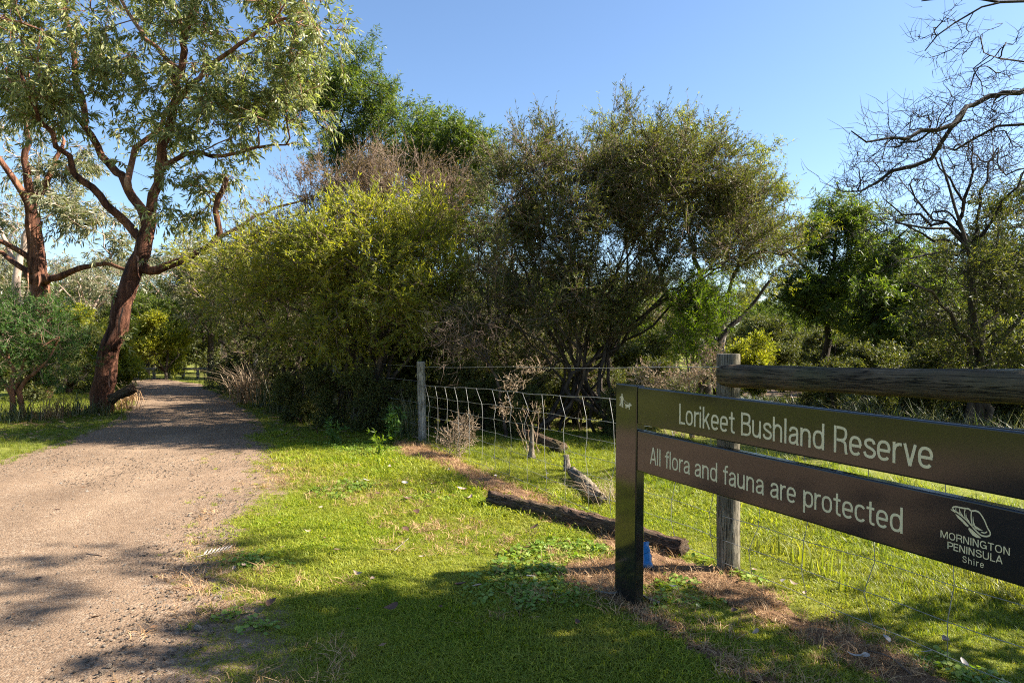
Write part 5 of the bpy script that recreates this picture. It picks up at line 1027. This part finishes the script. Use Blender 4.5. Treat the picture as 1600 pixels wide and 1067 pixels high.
GL = {  # strokes in units of the capital height, advance width
 'L': ([[(h_, 0), (h_, 1)], [(2*h_, h_), (0.41, h_)]], 0.43),
 'A': ([[(0.065, 0), (0.285, 1)], [(0.515, 0), (0.295, 1)], [(0.14, 0.30), (0.44, 0.30)]], 0.58),
 'B': ([[(h_, 0), (h_, 1)], cs((0.12, 0.94), (0.30, 0.94), (0.43, 0.88), (0.45, 0.74), (0.42, 0.60), (0.30, 0.54), (0.12, 0.54)), cs((0.12, 0.54), (0.32, 0.53), (0.46, 0.45), (0.485, 0.29), (0.45, 0.13), (0.32, 0.06), (0.12, 0.06))], 0.57),
 'R': ([[(h_, 0), (h_, 1)], cs((0.12, 0.94), (0.30, 0.94), (0.44, 0.88), (0.47, 0.72), (0.43, 0.56), (0.30, 0.49), (0.12, 0.49)), cs((0.30, 0.48), (0.42, 0.42), (0.455, 0.30), (0.465, 0.12), (0.50, 0.0))], 0.58),
 'M': ([[(h_, 0), (h_, 1)], [(0.10, 0.98), (0.34, 0.04)], [(0.58, 0.98), (0.34, 0.04)], [(0.62, 0), (0.62, 1)]], 0.74),
 'N': ([[(h_, 0), (h_, 1)], [(0.09, 0.97), (0.44, 0.03)], [(0.47, 0), (0.47, 1)]], 0.59),
 'O': ([sell(0.29, 0.5, 0.23, 0.44, 0, 360, 40, 2.3)], 0.64), 'I': ([[(h_, 0), (h_, 1)]], 0.19),
 'G': ([sell(0.29, 0.5, 0.23, 0.44, 38, 350, 36, 2.3), [(0.52, 0.02), (0.52, 0.50)], [(0.30, 0.46), (0.52, 0.46)]], 0.65),
 'T': ([[(0.24, 0), (0.24, 0.94)], [(0, 0.94), (0.48, 0.94)]], 0.54), 'E': ([[(h_, 0), (h_, 1)], [(0.1, 0.94), (0.43, 0.94)], [(0.1, 0.52), (0.40, 0.52)], [(0.1, 0.06), (0.44, 0.06)]], 0.50),
 'P': ([[(h_, 0), (h_, 1)], cs((0.12, 0.94), (0.30, 0.94), (0.44, 0.88), (0.47, 0.70), (0.43, 0.52), (0.30, 0.45), (0.12, 0.45))], 0.53),
 'S': ([cs((0.46, 0.72), (0.41, 0.88), (0.27, 0.94), (0.12, 0.88), (0.07, 0.74), (0.14, 0.60), (0.30, 0.52), (0.44, 0.42), (0.47, 0.26), (0.40, 0.11), (0.26, 0.06), (0.11, 0.12), (0.05, 0.30))], 0.57),
 'U': ([cs((h_, 1), (h_, 0.6), (h_, 0.30), (0.13, 0.12), (0.27, 0.06), (0.41, 0.12), (0.475, 0.30), (0.475, 0.6), (0.475, 1))], 0.60),
 'o': ([sell(0.235, mid, bw, mid-h_, 0, 360, 36)], 0.52), 'c': ([sell(0.235, mid, bw, mid-h_, 38, 322, 30)], 0.48),
 'e': ([sell(0.235, mid, bw, mid-h_, 3, 318, 32), [(0.08, mid), (0.44, mid)]], 0.51),
 'd': ([sell(0.235, mid, bw, mid-h_, 0, 360, 36), [(0.425, 0), (0.425, 1)]], 0.56), 'p': ([sell(0.27, mid, bw, mid-h_, 0, 360, 36), [(0.075, -0.26), (0.075, xh)]], 0.53),
 'n': ([[(h_, 0), (h_, xh)], cs((h_, 0.46), (0.13, 0.62), (0.25, 0.67), (0.37, 0.61), (0.405, 0.47), (0.405, 0.25), (0.405, 0))], 0.53),
 'h': ([[(h_, 0), (h_, 1)], cs((h_, 0.46), (0.13, 0.62), (0.25, 0.67), (0.37, 0.61), (0.405, 0.47), (0.405, 0.25), (0.405, 0))], 0.53),
 'u': ([[(0.405, 0), (0.405, xh)], cs((h_, xh), (h_, 0.45), (h_, 0.26), (0.10, 0.12), (0.22, 0.06), (0.34, 0.11), (0.405, 0.27))], 0.53),
 'r': ([[(h_, 0), (h_, xh)], cs((h_, 0.44), (0.12, 0.60), (0.22, 0.66), (0.31, 0.66))], 0.34), 'i': ([[(h_, 0), (h_, xh)], [(h_, 0.86), (h_, 1)]], 0.19), 'l': ([[(h_, 0), (h_, 1)]], 0.19),
 'k': ([[(h_, 0), (h_, 1)], [(0.10, 0.30), (0.385, 0.73)], [(0.20, 0.44), (0.42, 0)]], 0.50),
 't': ([cs((0.15, 0.94), (0.15, 0.5), (0.15, 0.18), (0.19, 0.08), (0.31, 0.05)), [(0, 0.67), (0.30, 0.67)]], 0.36), 'f': ([cs((0.15, 0), (0.15, 0.5), (0.15, 0.82), (0.19, 0.92), (0.31, 0.95)), [(0, 0.67), (0.30, 0.67)]], 0.34),
 's': ([cs((0.39, 0.52), (0.34, 0.63), (0.23, 0.67), (0.11, 0.62), (0.08, 0.53), (0.13, 0.43), (0.27, 0.36), (0.38, 0.29), (0.40, 0.19), (0.34, 0.09), (0.22, 0.06), (0.10, 0.10), (0.05, 0.22))], 0.47),
 'v': ([[(0.06, xh), (0.225, 0.0)], [(0.39, xh), (0.225, 0.0)]], 0.46),
 'a': ([cs((0.075, 0.51), (0.12, 0.63), (0.23, 0.67), (0.35, 0.63), (0.39, 0.52), (0.39, 0.30), (0.39, 0.10), (0.42, 0.0)), cs((0.385, 0.43), (0.25, 0.39), (0.11, 0.33), (0.065, 0.20), (0.10, 0.09), (0.20, 0.06), (0.33, 0.12), (0.385, 0.24))], 0.51)}
def strip(p, wd):
    p = np.array(p, float); closed = len(p) > 8 and np.hypot(*(p[0]-p[-1])) < 1e-3
    t = np.gradient(p, axis=0)
    if closed: t[0] = t[-1] = p[1]-p[-2]
    t = nrm(t); nn = np.stack([-t[:, 1], t[:, 0]], -1)*wd/2
    return p+nn, p-nn
def lettering(name, parent, text, x0, x1, z, cap, weight=0.125, yf=0.003, track=0.0, wx=None):
    tot = sum((GL[c][1]+track) if c != ' ' else 0.27 for c in text)-0.05-track
    sx = (x1-x0)/tot; x = x0
    for word in text.split(' '):
        V, Q = [], []
        for c in word:
            for k, st in enumerate(GL[c][0]):
                p = np.array(st, float)*[sx, cap]                # metres
                A_, B_ = strip(p, weight*cap); n = len(V)
                dy = yf-0.0009-0.00012*k
                for q in A_: V.append((x+q[0], dy, z+q[1]))
                for q in B_: V.append((x+q[0], dy, z+q[1]))
                m_ = len(p)
                Q += [(n+i, n+m_+i, n+m_+i+1, n+i+1) for i in range(m_-1)]
            x += (GL[c][1]+track)*sx
        x += 0.27*sx
        link(name, mesh_np(name, V, quads=Q, mat=M['letter']), parent)
lettering('lettering', top, 'Lorikeet Bushland Reserve', 0.526, 1.753, 1.012, 0.098, 0.103)
lettering('lettering', low, 'All flora and fauna are protected', 0.302, 1.658, 0.783, 0.086, 0.103)
lettering('lettering', low, 'MORNINGTON', 1.778, 1.979, 0.806, 0.0225, 0.13)
lettering('lettering', low, 'PENINSULA', 1.800, 1.958, 0.776, 0.0225, 0.13)
lettering('lettering', low, 'Shire', 1.846, 1.908, 0.748, 0.020, 0.10, track=0.12)
def flat(name, parent, polys, strokes, fx, fz, yf=0.0017):
    bm = bmesh.new()
    for p in polys:
        vs = [bm.verts.new((fx(u), yf, fz(v))) for u, v in p]; f = bm.faces.new(vs)
    for pts, wd in strokes:
        p = np.array(pts, float); t = np.gradient(p, axis=0); t = nrm(t); nn = np.stack([-t[:, 1], t[:, 0]], -1)*wd/2
        A_ = [bm.verts.new((fx(q[0]), yf, fz(q[1]))) for q in p+nn]; B_ = [bm.verts.new((fx(q[0]), yf, fz(q[1]))) for q in p-nn]
        for k in range(len(p)-1): bm.faces.new((A_[k], A_[k+1], B_[k+1], B_[k]))
    bmesh.ops.triangulate(bm, faces=[f for f in bm.faces if len(f.verts) > 4]); bmesh.ops.recalc_face_normals(bm, faces=bm.faces)
    return bm_obj(name, bm, M['letter'], parent)
def sm2(pts, n=6):
    p = smooth_path([(a, b, 0) for a, b in pts], 0.03); return [(q[0], q[1]) for q in p]
# shell emblem in a 0..1 x 0..0.6 box
shell_st = [(sm2([(0.02, 0.535), (0.10, 0.57), (0.30, 0.575), (0.45, 0.585), (0.52, 0.555), (0.60, 0.575), (0.72, 0.56), (0.84, 0.45), (0.93, 0.31), (0.995, 0.235), (0.985, 0.175), (0.88, 0.14), (0.76, 0.145), (0.62, 0.215), (0.50, 0.30), (0.36, 0.38), (0.20, 0.45), (0.06, 0.50), (0.02, 0.535)]), 0.030),
  (sm2([(0.525, 0.56), (0.515, 0.45), (0.535, 0.33), (0.56, 0.26)]), 0.026), (sm2([(0.36, 0.575), (0.345, 0.48), (0.37, 0.38)]), 0.022), (sm2([(0.22, 0.57), (0.21, 0.51), (0.225, 0.445)]), 0.020), (sm2([(0.12, 0.565), (0.115, 0.53), (0.12, 0.485)]), 0.018),
  (sm2([(0.77, 0.20), (0.86, 0.20), (0.92, 0.235)]), 0.022), (sm2([(-0.02, 0.50), (0.05, 0.475), (0.10, 0.455)]), 0.02)]
shell_po = [[(0.565, 0.47), (0.585, 0.36), (0.62, 0.295), (0.70, 0.27), (0.82, 0.235), (0.72, 0.225), (0.63, 0.24), (0.575, 0.29), (0.555, 0.38)],
  [(0.385, 0.50), (0.40, 0.42), (0.48, 0.345), (0.48, 0.33), (0.40, 0.38), (0.375, 0.44)], [(0.245, 0.52), (0.26, 0.47), (0.31, 0.43), (0.31, 0.415), (0.25, 0.445), (0.235, 0.48)],
  [(0.10, 0.435), (0.22, 0.40), (0.34, 0.335), (0.46, 0.262), (0.43, 0.235), (0.36, 0.255), (0.30, 0.30), (0.24, 0.33), (0.17, 0.36)],
  [(0.46, 0.235), (0.54, 0.205), (0.62, 0.165), (0.74, 0.11), (0.78, 0.085), (0.66, 0.075), (0.56, 0.095), (0.50, 0.14), (0.45, 0.19)]]
flat('shell_emblem', low, shell_po, shell_st, lambda u: 1.812+u*0.113, lambda v: 0.822+v*0.158)
# walker with a dog on the post
walker = [[(0.20+0.055*math.cos(t), 0.93+0.06*math.sin(t)) for t in np.arange(12)/12*6.283],
  [(0.14, 0.84), (0.25, 0.84), (0.30, 0.76), (0.33, 0.62), (0.30, 0.60), (0.27, 0.68), (0.27, 0.50), (0.30, 0.25), (0.31, 0.02), (0.23, 0.02), (0.22, 0.25), (0.20, 0.40), (0.16, 0.25), (0.04, 0.08), (-0.02, 0.12), (0.09, 0.28), (0.13, 0.48), (0.13, 0.62), (0.09, 0.70), (0.07, 0.52), (0.02, 0.53), (0.02, 0.72)]]
dog = [[(0.46, 0.28), (0.72, 0.28), (0.78, 0.40), (0.84, 0.42), (0.86, 0.34), (0.95, 0.28), (0.92, 0.21), (0.84, 0.21), (0.80, 0.10), (0.80, -0.06), (0.74, -0.06), (0.73, 0.08), (0.56, 0.09), (0.55, -0.04), (0.49, -0.04), (0.48, 0.12), (0.42, 0.32), (0.38, 0.36), (0.40, 0.40)]]
flat('walker_emblem', post, walker, [], lambda u: 0.038+u*0.118, lambda v: 1.045+v*0.075, -0.0013)
flat('dog_emblem', post, dog, [([(0.31, 0.61), (0.50, 0.44), (0.78, 0.33)], 0.02)], lambda u: 0.038+u*0.118, lambda v: 1.045+v*0.075, -0.0013)

# ------------------------------------------------------------------ fence
fence = empty('boundary_fence', (FW[0], FW[1], 0), 'post and wire boundary fence with a round log rail behind the sign', 'fence')
def fpart(name, V, Q, T, mat, smooth=True): 
    return link(name, mesh_np(name, np.asarray(V)-np.array([FW[0], FW[1], 0]), T, Q, mat, smooth), fence)
def round_post(name, base, h, r0, mat, seed, lean=(0, 0), sides=20):
    r = np.random.RandomState(seed); zs = np.concatenate([[-0.3, 0], np.linspace(0.05, h-0.02, 12), [h-0.004, h]])
    rad = np.full(len(zs), r0)*(1+0.02*np.sin(zs*5+seed)); rad[-1] *= 0.93
    P = np.stack([base[0]+lean[0]*zs, base[1]+lean[1]*zs, zs], -1)
    V, Q, T = tube(P, rad, sides, True, 0.012, r, 0.02)
    me = mesh_np(name, V-np.array([base[0], base[1], 0]), T, Q, mat, False)
    for p in me.polygons: p.use_smooth = p.normal.z < 0.8
    return link(name, me, fence, (base[0]-FW[0], base[1]-FW[1], 0))
round_post('post', FW, 1.325, 0.070, M['post_wood'], 1)
round_post('post', FL, 1.12, 0.057, M['post_grey'], 2, (-0.02, 0))
FD = nrm(FW-FL)
POSTS2 = [px(525, 0, 12.6)*[1, 1, 0], px(457, 0, 14.6)*[1, 1, 0], px(400, 0, 16.8)*[1, 1, 0]]
for k, p in enumerate(POSTS2): round_post('post', p, 1.1, 0.06, M['post_grey'], 3+k, sides=12)
# round rail
rs = FW+np.array([-0.06, -0.09, 0]); ra = np.array([rs[0]+0.01, rs[1]+0.02, 1.195]); rb2 = ra+FD*4.2+np.array([0, 0, 0.07])
rd = rb2-ra; L = np.linalg.norm(rd); t = np.linspace(0, 1, 60); rad = 0.066*(1+0.03*np.sin(t*23)+0.02*np.sin(t*61)); rad[0] *= 0.93; rad[-1] *= .93
V, Q, T = tube(np.stack([t*L, 0.008*np.sin(t*9), 0*t], -1), rad, 24, True, 0.012, np.random.RandomState(4), 0.02)
me = mesh_np('log_rail', V, T, Q, M['rail_wood'])
for p in me.polygons: p.use_smooth = abs(p.normal.x) < 0.8
o = link('log_rail', me, fence, tuple(ra-np.array([FW[0], FW[1], 0]))); o.rotation_euler = Vector(rd).to_track_quat('X', 'Z').to_euler()
# wires
def wire_obj(name, pts, r): 
    V, Q, T = tube(pts, np.full(len(pts), r), 5); return fpart(name, V, Q, T, M['wire'])
def fpt(s, z): p = FL+FD*s; return np.array([p[0], p[1], z])
LW = np.linalg.norm(FW-FL)
z_top = lambda s: 1.05+(1.245-1.05)*s/LW; z_mesh = lambda s: 0.80+(1.00-0.80)*s/LW
rw = np.random.RandomState(8)
off = np.array([*(fnor*0.075), 0])
ss = np.linspace(0, LW+3.6, 60)
wire_obj('wire', [fpt(s, z_top(s)-0.012*math.sin(s*1.1)**2)+off for s in ss], 0.0022)
fr = [0.06, 0.20, 0.35, 0.50, 0.66, 0.82, 1.0]
def kink(s, f): return (0.0 if f < 0.9 else -0.10)
for f in fr:
    wire_obj('wire', [fpt(s, z_mesh(s)*f+0.006*math.sin(s*2.3+f*9)+0.004*math.sin(s*9+f*5))+off*(1+0.15*math.sin(s*1.7+f)) for s in ss], 0.0019 if f < 0.99 else 0.003)
stays = np.arange(0.12, LW+3.4, 0.36)
for s in stays:
    j = rw.normal(0, 0.02, len(fr))
    wire_obj('stay_wire', [fpt(s+kink(s, f)+j[k], z_mesh(s)*f+0.006*math.sin(s*2.3+f*9))+off*(1+0.1*math.sin(f*7+s)) for k, f in enumerate(fr)], 0.0020)
chain = [FL]+POSTS2
for z in (0.25, 0.55, 0.85, 1.05):
    wire_obj('wire', [np.array([p[0], p[1], z])+off for p in chain], 0.0012)
# low far barrier at the end of the path
bar = px(195, 0, 26)*[1, 1, 0]; barE = px(332, 0, 26)*[1, 1, 0]
low_f = empty('low_barrier', tuple(bar), 'low timber rail barrier at the far end of the gravel path', 'barrier')
V, Q, T = tube([np.array([0, 0, 0.36]), (barE-bar)*0.5+[0, 0, 0.355], (barE-bar)+[0, 0, 0.36]], [0.045]*3, 8); link('rail', mesh_np('rail', V, T, Q, M['post_grey'], True), low_f)
V, Q, T = tube([np.array([0, 0, -0.1]), np.array([0, 0, 0.33])], [0.06, 0.058], 8); pm = mesh_np('post', V, T, Q, M['post_grey'], True)
for t in np.linspace(0, 1, 7): link('post', pm, low_f, tuple((barE-bar)*t))
